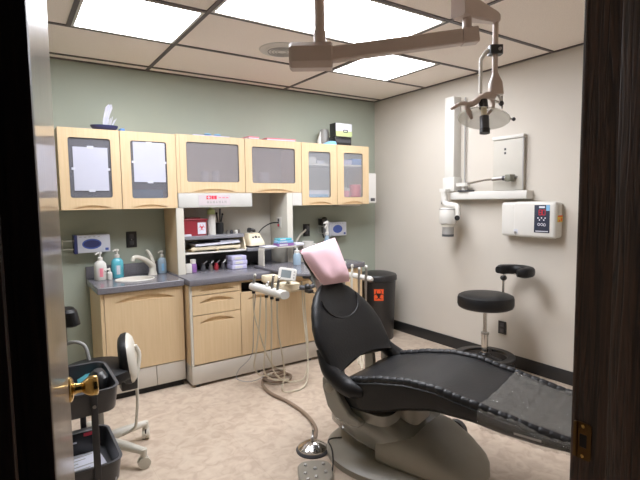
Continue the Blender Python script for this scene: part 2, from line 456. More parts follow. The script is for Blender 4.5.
def shell(x0, x1, y0, y1, z0, z1, t, parent, m='maple', back=True, inner='white'):
    b = MB()
    b.box(x0, x0+t, y0, y1, z0, z1, m); b.box(x1-t, x1, y0, y1, z0, z1, m)
    b.box(x0+t, x1-t, y0, y1, z1-t, z1, m); b.box(x0+t, x1-t, y0, y1, z0, z0+t, m)
    if back: b.box(x0+t, x1-t, y1-.008, y1, z0+t, z1-t, inner)
    return part('carcass', b, parent)

# ------------------------------------------------------------------ wall cabinets
YD = -.33
G = 'maple wall cabinets along the green wall'
t = thing('wall_cabinet', 'left maple wall cabinet with white papers taped inside two glass doors', 'cabinet', (-2.595, -.16, 1.30), group=G)
shell(-2.98, -2.212, -.309, -.002, 1.30, 1.845, .018, t)
sh = MB(); sh.box(-2.96, -2.232, -.29, -.012, 1.53, 1.548, 'white'); part('shelf', sh, t)
glass_door(-2.979, -2.602, 1.302, 1.845, YD, .02, .058, .062, .080, 'pane_dark', t)
glass_door(-2.597, -2.213, 1.302, 1.845, YD, .02, .066, .062, .074, 'pane_dark', t)
t = thing('wall_cabinet', 'middle maple wall cabinet with plain frosted doors above the white fascia', 'cabinet', (-1.665, -.16, 1.415), group=G)
shell(-2.209, -1.119, -.309, -.002, 1.413, 1.85, .018, t)
st = MB(); st.box(-2.209, -2.185, YD, -.309, 1.413, 1.85, 'maple'); part('stile', st, t)
glass_door(-2.183, -1.656, 1.415, 1.85, YD, .02, .050, .052, .082, 'pane_grey', t)
glass_door(-1.651, -1.121, 1.415, 1.85, YD, .02, .060, .060, .078, 'pane_grey', t)
t = thing('wall_cabinet', 'right maple wall cabinet with narrow clear doors showing supplies, nearest the corner', 'cabinet', (-.735, -.16, 1.30), group=G)
shell(-1.115, -.356, -.309, -.002, 1.302, 1.85, .018, t)
sh = MB(); sh.box(-1.097, -.374, -.29, -.012, 1.660, 1.676, 'white'); part('shelf', sh, t)
glass_door(-1.114, -.736, 1.304, 1.85, YD, .02, .070, .072, .066, 'pane_clear', t)
glass_door(-.731, -.357, 1.304, 1.85, YD, .02, .074, .068, .066, 'pane_clear', t)

# sheets of paper taped just inside the glass of the left cabinet
for x0, x1, z0, z1, lab in ((-2.894, -2.680, 1.430, 1.722, 'white paper sheet in the far left cabinet door, hanging lower'),
                            (-2.512, -2.290, 1.492, 1.776, 'white paper sheet in the second cabinet door, hanging higher')):
    s = MB(); s.box(x0, x1, YD+.006, YD+.0075, z0, z1, 'sheet')
    xm = (x0+x1)/2
    for z in (z0, z1): s.box(xm-.02, xm+.02, YD+.0052, YD+.006, z-.009, z+.009, 'paperl')
    s.box(x0-.012, x0+.01, YD+.0052, YD+.006, (z0+z1)/2-.008, (z0+z1)/2+.008, 'paperl'); s.box(x1-.01, x1+.012, YD+.0052, YD+.006, (z0+z1)/2-.008, (z0+z1)/2+.008, 'paperl')
    solo('paper_sheet', s, lab, 'paper', 'papers taped in the left cabinet doors')

def tub(x, y, z, r, h, m, lidm, label, cat='tub', group=None, name='tub'):
    s = MB(); s.lathe([(0, 0), (r*.94, 0), (r, .01), (r, h*.8), (r*.98, h*.82)], (x, y, z), m, 20)
    l = MB(); l.lathe([(r*1.03, h*.8), (r*1.03, h*.97), (r*.97, h), (0, h)], (x, y, z), lidm, 20)
    t = thing(name, label, cat, (x, y, z), group=group); part('body', s, t); part('lid', l, t)
def carton(x0, x1, y0, y1, z0, z1, m, label, cat='box', group=None, name='carton', strip=None):
    s = MB(); s.box(x0, x1, y0, y1, z0, z1, m, bev=.003)
    if strip: s.box(x0+.01, x1-.01, y0-.0008, y0, z0+(z1-z0)*.35, z0+(z1-z0)*.7, strip)
    return solo(name, s, label, cat, group)
S = 'supplies behind the right cabinet glass'
carton(-1.03, -.93, -.28, -.18, 1.677, 1.735, 'white', 'small white carton on the left cabinet-door shelf, right cabinet', group=S)
carton(-.90, -.82, -.25, -.12, 1.677, 1.71, 'paperl', 'low pale carton on the shelf of the right cabinet', group=S)
carton(-.65, -.53, -.29, -.15, 1.677, 1.72, 'lav', 'pale lilac carton on the shelf behind the last glass door', group=S)
carton(-.525, -.41, -.29, -.15, 1.677, 1.735, 'blue', 'blue carton on the shelf behind the last glass door', group=S)
carton(-1.04, -.80, -.29, -.12, 1.321, 1.435, 'paper', 'white storage tub low behind the left of the clear doors', group=S, strip='lblue')
tub(-.60, -.24, 1.321, .06, .14, 'pinkp', 'white', 'pink tub with a white lid low behind the last glass door', group=S)
tub(-.455, -.24, 1.321, .055, .17, 'bred', 'bred', 'bright red tub low behind the last glass door', group=S)
tub(-.575, -.12, 1.321, .05, .22, 'white', 'white', 'tall white tub behind the pink tub in the last cabinet', group=S)
S = 'supplies behind the middle cabinet glass'
for x, lab in ((-1.975, 'left one of two white bottles behind the frosted door over the fascia'), (-1.885, 'right one of two white bottles behind the frosted door over the fascia')):
    tub(x, -.275, 1.433, .030, .15, 'paper', 'paper', lab, 'bottle', S, 'bottle')
carton(-2.14, -2.04, -.27, -.14, 1.433, 1.50, 'purple', 'purple carton at the left behind the frosted door over the fascia', group=S)
carton(-1.82, -1.72, -.27, -.14, 1.433, 1.49, 'pinkp', 'pink carton at the right behind the frosted door over the fascia', group=S)
tub(-1.45, -.26, 1.433, .045, .15, 'paper', 'paper', 'white tub behind the right frosted door of the middle cabinet', group=S)
carton(-2.52, -2.30, -.28, -.10, 1.319, 1.44, 'lblue', 'light blue carton low in the second door of the left cabinet')

# things on top of the wall cabinets
t = thing('tissue_holder', 'dark oval holder with white tissue sticking up on the left cabinet', 'holder', (-2.680, -.255, 1.847))
b = MB(); b.loft([[(-2.680+x, -.255+y, 1.847+z*1.15) for x, y in superell(a, c_, 28, 2.2)] for a, c_, z in ((.05, .03, 0), (.075, .05, .008), (.088, .06, .022), (.09, .062, .03), (.08, .052, .029), (.06, .035, .018))], 'navy'); part('dish', b, t, 'dark navy oval dish')
b = MB(); b.loft([[(-2.680+ox+x, -.25+y, 1.865+z*.88) for x, y in ((-w_, -.004), (-w_*.4, .012), (w_*.5, -.008), (w_, .006), (w_*.5, .0), (-w_*.4, .018))] for z, w_, ox in ((0, .014, .005), (.05, .018, .01), (.11, .02, .022), (.165, .024, .038), (.19, .012, .046))], 'paper'); part('tissue', b, t, 'white folded tissue')
b = MB()
for i in range(5): b.tube([(-2.655+.004*i, -.25, 1.86), (-2.645+.012*i, -.245, 1.93+.01*(i % 3))], .0022, 'paper', 6)
part('tissue_strand', b, t)
carton(-2.585, -2.555, -.30, -.18, 1.846, 1.866, 'blue', 'small blue packet on the left cabinet beside the tissue holder', 'packet', name='packet')
def folder(x0, x1, y0, y1, z, h, m, label, rot):
    s = MB(); R_ = Matrix.Translation(((x0+x1)/2, (y0+y1)/2, z)) @ Matrix.Rotation(rot, 4, 'Z')
    w_, d_ = (x1-x0)/2, (y1-y0)/2
    s.box(-w_, w_, -d_, d_, 0, h*.35, m, bev=.002, mx=R_); s.box(-w_*.96, w_*.96, -d_*.95, d_*.95, h*.35, h*.7, 'paper', mx=R_); s.box(-w_, w_, -d_, d_, h*.7, h, m, bev=.002, mx=R_)
    solo('folder', s, label, 'folder')
folder(-1.60, -1.50, -.28, -.12, 1.851, .026, 'pinkp', 'small pink folder at the left end on the middle cabinet', .1)
folder(-1.42, -1.14, -.28, -.10, 1.851, .026, 'pinkp', 'large pink folder lying on the right end of the middle cabinet', -.03)
b = MB(); b.box(-2.05, -1.75, -.26, -.10, 1.851, 1.866, 'lav', bev=.003); solo('folder', b, 'pale lilac folder lying at the left on the middle cabinet', 'folder')
for i, x in enumerate((-1.93, -1.85)):
    b = MB(); b.ball((x, -.25, 1.8735), (.03, .02, .0075), 'lblue'); solo('packet', b, ('left', 'right')[i]+' pale blue pouch on the lilac folder', 'packet')
carton(-.71, -.52, -.27, -.17, 1.851, 1.935, 'black', 'black carton under the green and white box on the right cabinet', strip='dgrey')
t = thing('supply_box', 'white and green box with black side stacked on the black carton', 'box', (-.6, -.19, 1.935))
b = MB(); b.box(-.72, -.710, -.285, -.20, 1.936, 2.055, 'black'); b.box(-.710, -.525, -.285, -.20, 1.936, 2.055, 'paper', bev=.002); part('body', b, t)
b = MB(); b.box(-.710, -.525, -.2862, -.285, 1.937, 1.985, 'mint'); part('label', b, t, 'pale green band on the box')
b = MB(); b.ring([(-.60+a, -.2866, 1.985+c_) for a, c_ in rrect(.055, .028, .008)], [(-.60+a, -.2866, 1.985+c_) for a, c_ in rrect(.038, .012, .005)], (0, .001, 0), 'dgrey'); part('handle_slot', b, t)
b = MB(); b.lathe([(0, 0), (.045, 0), (.05, .05), (.05, .13), (.038, .165), (0, .17)], (-.715, -.10, 1.851), 'grey', 20); solo('canister', b, 'gray canister beside the green and white box on the right cabinet', 'canister')
b = MB(); b.loft([[(-.785+x*.085*(1-.6*i/4)+.04*i/4, -.275+y*.04*(1-.5*i/4), 1.851+.035*i/4) for x, y in superell(1, 1, 16)] for i in range(5)], 'lblue'); solo('plastic_bag', b, 'crumpled light blue bag on the right cabinet by the canister', 'bag')
b = MB(); b.tube([(-.84, -.20, 1.851), (-.84, -.20, 1.895), (-.825, -.20, 1.975)], [.024, .018, .003], 'white', 12); solo('spray_nozzle', b, 'white pointed nozzle on the right cabinet beside the blue bag', 'nozzle')

# ------------------------------------------------------------------ base cabinets
t = thing('sink_cabinet', 'maple sink cabinet with one wide door, left of the drawers', 'cabinet', (-2.525, -.25, 0))
shell(-2.80, -2.250, -.478, -.03, .045, .742, .018, t)
b = MB(); b.box(-2.80, -2.780, -.497, -.478, .045, .742, 'maple'); part('stile', b, t)
pull_panel('door', -2.777, -2.252, .195, .738, -.500, .02, t, .40, .040, .026)
for x0, x1 in ((-2.78, -2.459), (-2.455, -2.252)):
    b = MB(); b.box(x0, x1, -.496, -.479, .046, .190, 'toe', bev=.002); part('toe_panel', b, t, 'light gray toe panel')
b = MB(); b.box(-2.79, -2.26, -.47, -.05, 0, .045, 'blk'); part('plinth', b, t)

# counter with an oval opening
def oval(cx, cy, a, b, n=40): return [(cx+a*math.cos(2*PI*k/n), cy+b*math.sin(2*PI*k/n)) for k in range(n)]
def rect_like(x0, x1, y0, y1, cx, cy, n=40):
    out = []
    for k in range(n):
        a = 2*PI*k/n; c, s = math.cos(a), math.sin(a)
        tx = ((x1-cx)/c if c > 1e-9 else (x0-cx)/c if c < -1e-9 else 1e9); ty = ((y1-cy)/s if s > 1e-9 else (y0-cy)/s if s < -1e-9 else 1e9)
        q = min(tx, ty); out.append((cx+c*q, cy+s*q))
    # snap the nearest samples to the four corners
    for X, Y in ((x0, y0), (x0, y1), (x1, y0), (x1, y1)):
        i = min(range(n), key=lambda k: (out[k][0]-X)**2+(out[k][1]-Y)**2); out[i] = (X, Y)
    return out
t = thing('countertop', 'dark gray countertop with oval white sink, left and shallower', 'countertop', (-2.53, -.26, .743))
SX, SY, SA, SB = -2.53, -.285, .128, .105
b = MB(); b.ring([(x, y, .744) for x, y in rect_like(-2.818, -2.243, -.522, -.022, SX, SY)], [(x, y, .744) for x, y in oval(SX, SY, SA, SB)], (0, 0, .044), 'counter')
part('slab', b, t, bevel=.005)
b = MB(); b.box(-2.818, -2.243, -.021, -.002, .744, .875, 'counter', bev=.004); part('backsplash', b, t)
b = MB(); b.lathe([(1.08, .046), (1.05, .052), (.99, .050), (.95, .03), (.85, -.06), (.6, -.10), (.12, -.115), (0, -.115)], (0, 0, 0), 'white', 40, cap=False)
for v in b.v: v.x = SX+v.x*SA; v.y = SY+v.y*SB; v.z = .744+v.z
part('sink_basin', b, t, 'oval white sink basin')
b = MB(); b.lathe([(.02, 0), (.018, .004), (0, .005)], (SX, SY, .744-.114), 'chrome', 16); part('drain', b, t)
t = thing('faucet', 'cream single lever faucet bending over the oval sink', 'faucet', (-2.365, -.13, .788))
b = MB(); b.lathe([(.034, 0), (.032, .01), (.026, .03), (.025, .07), (.022, .085), (0, .09)], (-2.365, -.13, .788), 'offw', 20); part('body', b, t)
b = MB(); b.tube([(-2.365, -.13, .85), (-2.395, -.15, .885), (-2.44, -.175, .920), (-2.49, -.20, .940), (-2.52, -.215, .938), (-2.528, -.22, .915)], [.024, .021, .018, .015, .014, .0135], 'offw', 12, smooth=4); part('spout', b, t)
b = MB(); b.tube([(-2.362, -.13, .875), (-2.37, -.125, .92), (-2.39, -.12, .965), (-2.405, -.118, .980)], [.017, .015, .013, .009], 'offw', 10, smooth=4); part('lever', b, t)

def pump_bottle(x, y, z, r, h, m, label, labm=None, capm='white', flat=1.0, a=2.6, liquid=None):
    t = thing('pump_bottle', label, 'bottle', (x, y, z), group=None)
    b = MB(); hb = h*.70
    b.loft([[(x+p*k_, y+q*k_*flat, z+zz) for p, q in superell(r, r, 24, 2.2)] for k_, zz in ((.9, 0), (1, .006), (1, hb*.7), (.93, hb*.84), (.6, hb*.95), (.34, hb))], m); part('body', b, t)
    if labm:
        b = MB(); b.loft([[(x+1.012*r*math.cos(w_), y+1.012*r*flat*math.sin(w_), z+zz) for w_ in [a-1.0+2.0*i/10 for i in range(11)]] for zz in (hb*.18, hb*.62)], labm, cap=False, closed=False); part('label', b, t)
    b = MB(); b.lathe([(r*.42, hb-.001), (r*.42, hb+.02), (r*.2, hb+.024), (r*.16, h-.018), (r*.34, h-.016), (r*.34, h-.002), (0, h)], (x, y, z), capm, 14)
    b.tube([(x, y, z+h-.009), (x-.018, y-.016, z+h-.007), (x-.035, y-.03, z+h-.016)], [.007, .006, .005], capm, 8); part('pump', b, t)
pump_bottle(-2.738, -.155, .789, .042, .205, 'white', 'white rounded pump bottle at the left end of the sink counter', 'pinkp', flat=.85, a=4.9)
pump_bottle(-2.682, -.175, .789, .019, .085, 'white', 'tiny white pump bottle between the white and teal bottles', flat=1)
pump_bottle(-2.615, -.115, .789, .043, .215, 'teal', 'teal hand soap pump bottle left of the sink', 'paperl', flat=.7, a=4.9)
pump_bottle(-2.284, -.10, .789, .034, .18, 'clearb', 'pale blue clear pump bottle right of the faucet', 'lblue', flat=.8, a=4.6)

# right run of base cabinets
t = thing('base_cabinet', 'maple drawer unit with three drawers under the gray counter', 'cabinet', (-2.04, -.3, 0))
shell(-2.235, -1.847, -.578, -.03, .16, .745, .018, t)
for z0, z1, ph, dr in ((.677, .742, .030, .012), (.532, .671, .036, .018), (.170, .526, .036, .020)):
    pull_panel('drawer', -2.217, -1.849, z0, z1, -.600, .02, t, .265, ph, dr)
b = MB(); b.box(-2.235, -2.219, -.599, -.578, .16, .745, 'offw'); part('stile', b, t, 'off-white edge strip')
t2 = thing('base_cabinet', 'maple cabinet with open black drawer slot above its door, right of the drawer unit', 'cabinet', (-1.69, -.3, 0))
shell(-1.845, -1.535, -.578, -.03, .16, .745, .018, t2)
b = MB(); b.box(-1.827, -1.553, -.56, -.05, .64, .643, 'blk'); b.box(-1.827, -1.553, -.40, -.39, .643, .727, 'blk'); part('slot_shade', b, t2)  # near-black sheets put the shade of the empty slot into colour
pull_panel('door', -1.844, -1.536, .170, .655, -.600, .02, t2, .19, .028, .03)
t3 = thing('base_cabinet', 'wide maple cabinet behind the hanging hoses, partly hidden by the dental chair', 'cabinet', (-1.1, -.3, 0))
shell(-1.533, -.665, -.578, -.03, .16, .745, .018, t3)
pull_panel('door', -1.532, -1.102, .170, .740, -.600, .02, t3, .24, .03, .025)
pull_panel('door', -1.098, -.667, .170, .740, -.600, .02, t3, .24, .03, .025)
b = MB(); b.box(-2.235, -.665, -.598, -.56, .022, .158, 'toe', bev=.002); b.box(-2.235, -2.217, -.56, -.03, .022, .158, 'toe')
tk = thing('toe_board', 'long light gray toe board on small black feet under the cabinets', 'toe board', (-1.45, -.58, 0)); part('board', b, tk)
for x in (-2.19, -1.70, -1.22, -.72):
    b = MB(); b.cyl((x, -.575, 0), (x, -.575, .022), .014, 'black', 10); part('foot', b, tk)
b = MB(); b.box(-2.2, -.69, -.53, -.05, 0, .155, 'blk'); part('recess_shade', b, tk)  # black block standing in for the shadow under the cabinets

t = thing('countertop', 'long dark gray countertop over the drawers, running behind the chair', 'countertop', (-1.45, -.3, .748))
b = MB(); b.box(-2.240, -.652, -.625, -.022, .748, .794, 'counter', bev=.006); part('slab', b, t)
b = MB(); b.box(-2.165, -1.275, -.034, -.022, .795, .925, 'dgrey', bev=.002); b.box(-1.21, -.652, -.021, -.002, .795, .885, 'counter', bev=.003); part('backsplash', b, t)

# ------------------------------------------------------------------ niche between counter and wall cabinets
t = thing('niche_unit', 'open counter niche with pale back, wood sided columns and gray shelves', 'shelf unit', (-1.72, -.17, .795))
b = MB(); b.box(-2.168, -1.272, -.021, -.004, .795, 1.412, 'niche'); part('back_panel', b, t)
b = MB(); b.box(-2.225, -2.170, -.312, -.004, .795, 1.299, 'maple'); b.box(-2.225, -2.170, -.330, -.312, .795, 1.299, 'offw'); part('column', b, t, 'left column with maple side')
b = MB(); b.box(-1.270, -1.215, -.330, -.004, .795, 1.412, 'offw', bev=.002); part('column', b, t, 'right off-white column')
b = MB(); b.box(-1.214, -1.120, -.330, -.312, 1.303, 1.412, 'white'); part('filler', b, t)
b = MB(); b.box(-2.205, -1.600, -.332, -.314, 1.302, 1.411, 'fasc', bev=.002); part('fascia', b, t, 'white fascia board under the frosted doors')
b = MB(); b.prism([(-2.169, -.022), (-2.169, -.28), (-2.14, -.295), (-1.70, -.295), (-1.655, -.28), (-1.64, -.24), (-1.64, -.022)], (0, 0, 1.052), (1, 0, 0), (0, 1, 0), (0, 0, .026), 'cgrey'); part('shelf', b, t, 'upper gray shelf', bevel=.003)
b = MB(); b.box(-2.169, -1.64, -.285, -.022, .938, .950, 'white', bev=.002); part('shelf', b, t, 'lower white shelf')
b = MB(); b.prism([(-.022, .951), (-.29, .951), (-.25, 1.051), (-.022, 1.051)], (-1.655, 0, 0), (0, 1, 0), (0, 0, 1), (.012, 0, 0), 'cream'); part('divider', b, t)
b = MB(); b.prism([(-1.639, -.022), (-1.639, -.30)]+[(-1.47+.09*math.sin(a), -.23-.09*math.cos(a)) for a in [i*PI/2/6 for i in range(7)]]+[(-1.38, -.022)], (0, 0, .930), (1, 0, 0), (0, 1, 0), (0, 0, .026), 'cgrey'); part('shelf', b, t, 'rounded gray shelf under the cream machine', bevel=.003)

# sticker strip on the fascia: red squares over a row of grey marks
t = thing('sticker', 'pale pink sticker strip with red block and grey marks on white fascia', 'sticker', (-1.92, -.334, 1.325))
b = MB(); b.box(-2.050, -1.792, -.3345, -.3325, 1.318, 1.398, 'strip'); part('backing', b, t)
b = MB()
for i, (x0, x1) in enumerate(((-1.988, -1.952), (-1.948, -1.930), (-1.926, -1.905))): b.box(x0, x1, -.3355, -.3346, 1.364, 1.392, 'bred')
b.box(-1.974, -1.966, -.3362, -.3356, 1.368, 1.388, 'paper'); b.box(-1.982, -1.958, -.3362, -.3356, 1.375, 1.381, 'paper'); part('red_block', b, t)
b = MB()
for i in range(7):
    x = -1.985+i*.024
    if i % 2: b.box(x, x+.014, -.3355, -.3346, 1.334, 1.339, 'grey'); b.box(x+.004, x+.009, -.3355, -.3346, 1.339, 1.352, 'grey')
    else: b.box(x, x+.004, -.3355, -.3346, 1.332, 1.352, 'grey'); b.box(x+.011, x+.015, -.3355, -.3346, 1.332, 1.352, 'grey'); b.box(x+.004, x+.011, -.3355, -.3346, 1.340, 1.345, 'grey')
for i in range(3): b.box(-1.89+i*.03, -1.868+i*.03, -.3355, -.3346, 1.372, 1.380, 'pinkp')
part('lettering', b, t); t.children[-1]['kind'] = 'stuff'

# on the upper gray shelf
def biohazard(cx, cz, s, y, m, parent, name='biohazard_symbol', ax=(1, 0, 0), ay=(0, 0, 1), nrm=(0, -1, 0)):
    """three open crescents around a centre, on a face with outward normal nrm"""
    b = MB(); o = Vector((cx, y, cz)) if not isinstance(cx, Vector) else cx
    U, V, Nn = Vector(ax), Vector(ay), Vector(nrm)
    for k in range(3):
        a0 = PI/2+k*2*PI/3; c = (math.cos(a0)*s*.46, math.sin(a0)*s*.46)
        outer = []; inner = []
        for i in range(15):
            a = a0+.55+(2*PI-1.1)*i/14
            outer.append((c[0]+s*.50*math.cos(a), c[1]+s*.50*math.sin(a))); ci = (c[0]+math.cos(a0)*s*.10, c[1]+math.sin(a0)*s*.10)
            inner.append((ci[0]+s*.36*math.cos(a), ci[1]+s*.36*math.sin(a)))
        loops = [[o+U*p+V*q+Nn*.0006 for p, q in outer], [o+U*p+V*q+Nn*.0006 for p, q in inner]]
        b.loft(loops, m, cap=False, closed=False)
    o2 = [o+U*p+V*q+Nn*.0006 for p, q in oval(0, 0, s*.34, s*.34, 18)]; i2 = [o+U*p+V*q+Nn*.0006 for p, q in oval(0, 0, s*.25, s*.25, 18)]
    b.loft([o2, i2], m, cap=False)
    return part(name, b, parent)
t = thing('sharps_container', 'dark red sharps box with white hazard label on the gray shelf', 'sharps box', (-2.06, -.18, 1.079))
b = MB(); b.loft([[(-2.055+x*k_, -.17+y*k_, 1.079+z) for x, y in rrect(.20, .15, .015, 3)] for k_, z in ((.96, 0), (1, .12))], 'red'); part('body', b, t)
b = MB(); b.box(-2.160, -1.950, -.25, -.09, 1.199, 1.213, 'red', bev=.004); b.box(-2.11, -2.0, -.22, -.12, 1.213, 1.222, 'red', bev=.003); part('lid', b, t)
b = MB(); b.box(-2.035, -1.97, -.2465, -.2445, 1.092, 1.182, 'paper'); part('label', b, t, 'white hazard label')
biohazard(-2.003, 1.143, .030, -.2467, 'bred', t)
carton(-2.163, -2.10, -.285, -.255, 1.079, 1.094, 'paper', 'small white folded wipes in front of the red sharps box', 'wipes', name='wipes')
t = thing('spray_can', 'white tall can with green top beside the red sharps box', 'can', (-1.905, -.20, 1.079))
b = MB(); b.lathe([(0, 0), (.033, 0), (.034, .004), (.034, .155), (.030, .165)], (-1.905, -.20, 1.079), 'white', 20); part('body', b, t)
b = MB(); b.lathe([(.030, .164), (.032, .17), (.030, .20), (.015, .21), (.012, .22), (0, .22)], (-1.905, -.20, 1.079), 'mint', 18); part('cap', b, t, 'pale green cap')
b = MB(); b.lathe([(0, 0), (.03, 0), (.034, .02), (.034, .09), (.03, .095), (0, .09)], (-1.82, -.16, 1.079), 'black', 16)
solo('pen_cup', b, 'black cup holding dark instruments beside the white spray can', 'cup')
for i, (dx, h, lean) in enumerate(((-.012, .16, -.01), (.004, .19, .004), (.014, .15, .015))):
    b = MB(); b.tube([(-1.82+dx, -.16, 1.176), (-1.82+dx+lean, -.16, 1.09+h)], [.006, .008], 'dgrey', 8); b.ball((-1.82+dx+lean, -.16, 1.09+h), .010, 'black', 8, 6)
    solo('instrument', b, ('left', 'tallest middle', 'right')[i]+' dark instrument standing in the black cup', 'instrument', 'instruments in the black cup')
for i, x in enumerate((-1.775, -1.735, -1.70, -1.668)):
    b = MB(); b.lathe([(0, 0), (.013, 0), (.013, .022), (.009, .026), (.009, .032), (0, .033)], (x, -.22+.01*(i % 2), 1.079), ('steel', 'dgrey', 'white', 'steel')[i], 12)
    solo('jar', b, ('first', 'second', 'third', 'fourth')[i]+' small jar right of the black cup on the gray shelf', 'jar', 'small jars on the upper shelf')
# papers between the shelves
t = thing('paper_tray', 'cream letter tray between the gray and white shelves', 'tray', (-1.88, -.18, .951))
b = MB(); b.box(-2.10, -1.69, -.275, -.05, .965, .972, 'cream', bev=.002); b.box(-2.10, -1.69, -.279, -.272, .965, .99, 'cream', bev=.002); part('tray', b, t)
for x in (-2.08, -1.88, -1.71):
    b = MB(); b.box(x-.008, x+.008, -.26, -.07, .951, .965, 'cream'); part('foot', b, t)
b = MB(); b.prism([(-2.07, .998), (-1.70, 1.008), (-1.70, 1.022), (-2.07, 1.012)], (0, -.288, 0), (1, 0, 0), (0, 0, 1), (0, .22, 0), 'paper'); solo('paper_stack', b, 'white paper stack tilted on the cream letter tray', 'papers')
b = MB(); b.box(-1.86, -1.70, -.27, -.1, 1.023, 1.03, 'paperl'); solo('envelope', b, 'white envelope on top of the tilted paper stack', 'envelope')
# on the counter under the shelves
pump = [(-2.135, 'white'), (-2.075, 'purple')]
b = MB(); b.box(-2.16, -2.11, -.30, -.24, .795, .865, 'white', bev=.004); solo('carton', b, 'small white carton at the left end of the niche counter', 'box')
t = thing('tube_bottle', 'purple bottle with white cap on the niche counter', 'bottle', (-2.085, -.25, .795))
b = MB(); b.lathe([(0, 0), (.026, 0), (.028, .01), (.026, .06), (.018, .075)], (-2.085, -.25, .795), 'purple', 16); part('body', b, t)
b = MB(); b.lathe([(.022, .068), (.022, .10), (0, .104)], (-2.085, -.25, .795), 'white', 16); part('cap', b, t)
for i, (x, m) in enumerate(((-2.00, 'dgrey'), (-1.945, 'steel'), (-1.89, 'red'), (-1.84, 'dgrey'))):
    b = MB(); b.lathe([(0, 0), (.018, 0), (.020, .02), (.012, .045), (.014, .055), (0, .058)], (x, -.24-.02*(i % 2), .795), m, 14); b.tube([(x+.004, -.24-.02*(i % 2), .85), (x+.03, -.25, .872)], .004, 'steel', 6)
    solo('instrument_jar', b, ('first dark', 'steel', 'dark red', 'last dark')[i]+' instrument jar between the purple bottle and lavender boxes', 'jar', 'instrument jars on the niche counter')
for i in range(3):
    dx = (0, .004, -.003)[i]
    b = MB(); b.box(-1.79+dx, -1.66+dx, -.33, -.21, .7955+i*.036, .7955+i*.036+.035, 'lav', bev=.004); b.box(-1.765+dx, -1.70+dx, -.3308, -.33, .803+i*.036, .822+i*.036, 'white')
    solo('tissue_box', b, ('lowest', 'middle', 'top')[i]+' lavender carton in the stack under the white shelf', 'box', 'lavender cartons stacked under the shelf')

# cream mixing machine with cable
t = thing('amalgam_mixer', 'cream mixing machine with dark dials on the rounded gray shelf', 'machine', (-1.525, -.19, .956))
b = MB(); b.box(-1.605, -1.455, -.28, -.10, .957, .972, 'black', bev=.004); part('base', b, t, 'black base')
b = MB(); b.loft([[(-1.53+x, yo+y, z) for x, y in rrect(w_, d_, .018, 3)] for w_, d_, yo, z in ((.146, .17, -.19, .972), (.142, .165, -.188, .995), (.112, .10, -.165, 1.065), (.10, .085, -.16, 1.072))], 'cream'); part('body', b, t)
fn = Vector((0, -.90, .43)).normalized()
for x, z, r in ((-1.555, 1.035, .009), (-1.528, 1.038, .013), (-1.500, 1.035, .009)):
    b = MB(); c = Vector((x, -.2295-(1.035-z)*.5-.002, z)); b.cyl(c-fn*.004, c+fn*.010, r, 'black', 12); part('dial', b, t)
b = MB(); b.prism([(-.035, -.004), (.035, -.004), (.035, .004), (-.035, .004)], Vector((-1.528, -.2545, 1.004))+fn*.002, (1, 0, 0), Vector((0, .43, .90)), fn*.001, 'grey'); part('label_strip', b, t)
b = MB(); b.tube([(-1.56, -.16, 1.085), (-1.53, -.18, 1.10), (-1.50, -.15, 1.088), (-1.54, -.13, 1.105), (-1.57, -.17, 1.09)], [.012, .014, .013, .014, .01], 'black', 8, smooth=4); part('coil', b, t)
b = MB(); b.tube([(-1.47, -.12, 1.02), (-1.45, -.10, 1.04), (-1.40, -.10, 1.10), (-1.34, -.14, 1.145), (-1.295, -.18, 1.155), (-1.276, -.185, 1.152)], .0055, 'black', 8, smooth=5); part('power_cord', b, t)
b = MB(); b.box(-1.276, -1.270, -.225, -.145, 1.105, 1.20, 'white', bev=.002)
t = thing('wall_outlet', 'white outlet on the inner face of the right niche column', 'outlet', (-1.272, -.185, 1.105)); part('plate', b, t)
b = MB()
for z in (1.130, 1.175): b.box(-1.279, -1.276, -.200, -.170, z-.014, z+.014, 'dgrey', bev=.001)
part('socket', b, t)
b = MB(); b.box(-1.285, -1.2795, -.195, -.175, 1.12, 1.14, 'bred', bev=.002); solo('plug', b, 'small red and black plug in the white niche outlet', 'plug')

# riser and its contents, on the counter in front of the right column
t = thing('riser', 'cream plastic riser stand on the gray counter in front of the niche', 'stand', (-1.38, -.40, .817))
b = MB(); pr_ = [(-1.565, .817), (-1.565, .94), (-1.56, .955), (-1.548, .964), (-1.19, .964), (-1.178, .955), (-1.173, .94), (-1.173, .817)]
q = .008; ins = [(-1.565+q, .817), (-1.565+q, .937), (-1.553, .953), (-1.547, .956), (-1.191, .956), (-1.185, .953), (-1.173-q, .937), (-1.173-q, .817)]
b.prism(pr_+ins[::-1], (0, -.445, 0), (1, 0, 0), (0, 0, 1), (0, .095, 0), 'offw'); part('bent_sheet', b, t)
for i, (x0, x1, z0, z1, m) in enumerate(((-1.43, -1.27, .965, .990, 'purple'), (-1.425, -1.275, .991, 1.012, 'lblue'), (-1.42, -1.29, 1.013, 1.034, 'teal'))):
    b = MB(); b.box(x0, x1, -.435, -.36, z0, z1, m, bev=.003); b.box(x0+.02, x1-.06, -.4356, -.435, z0+.006, z1-.006, 'paperl')
    solo('small_box', b, ('purple bottom', 'light blue middle', 'teal top')[i]+' box of the small stack on the riser', 'box', 'small boxes stacked on the riser')
b = MB(); b.box(-1.555, -1.44, -.452, -.35, .965, .974, 'paper', bev=.001); solo('notepad', b, 'white notepad at the left end on the cream riser', 'notepad')
b = MB(); b.box(-1.26, -1.18, -.452, -.36, .965, .985, 'paper', bev=.003); solo('carton', b, 'flat white carton at the right end on the cream riser', 'box')

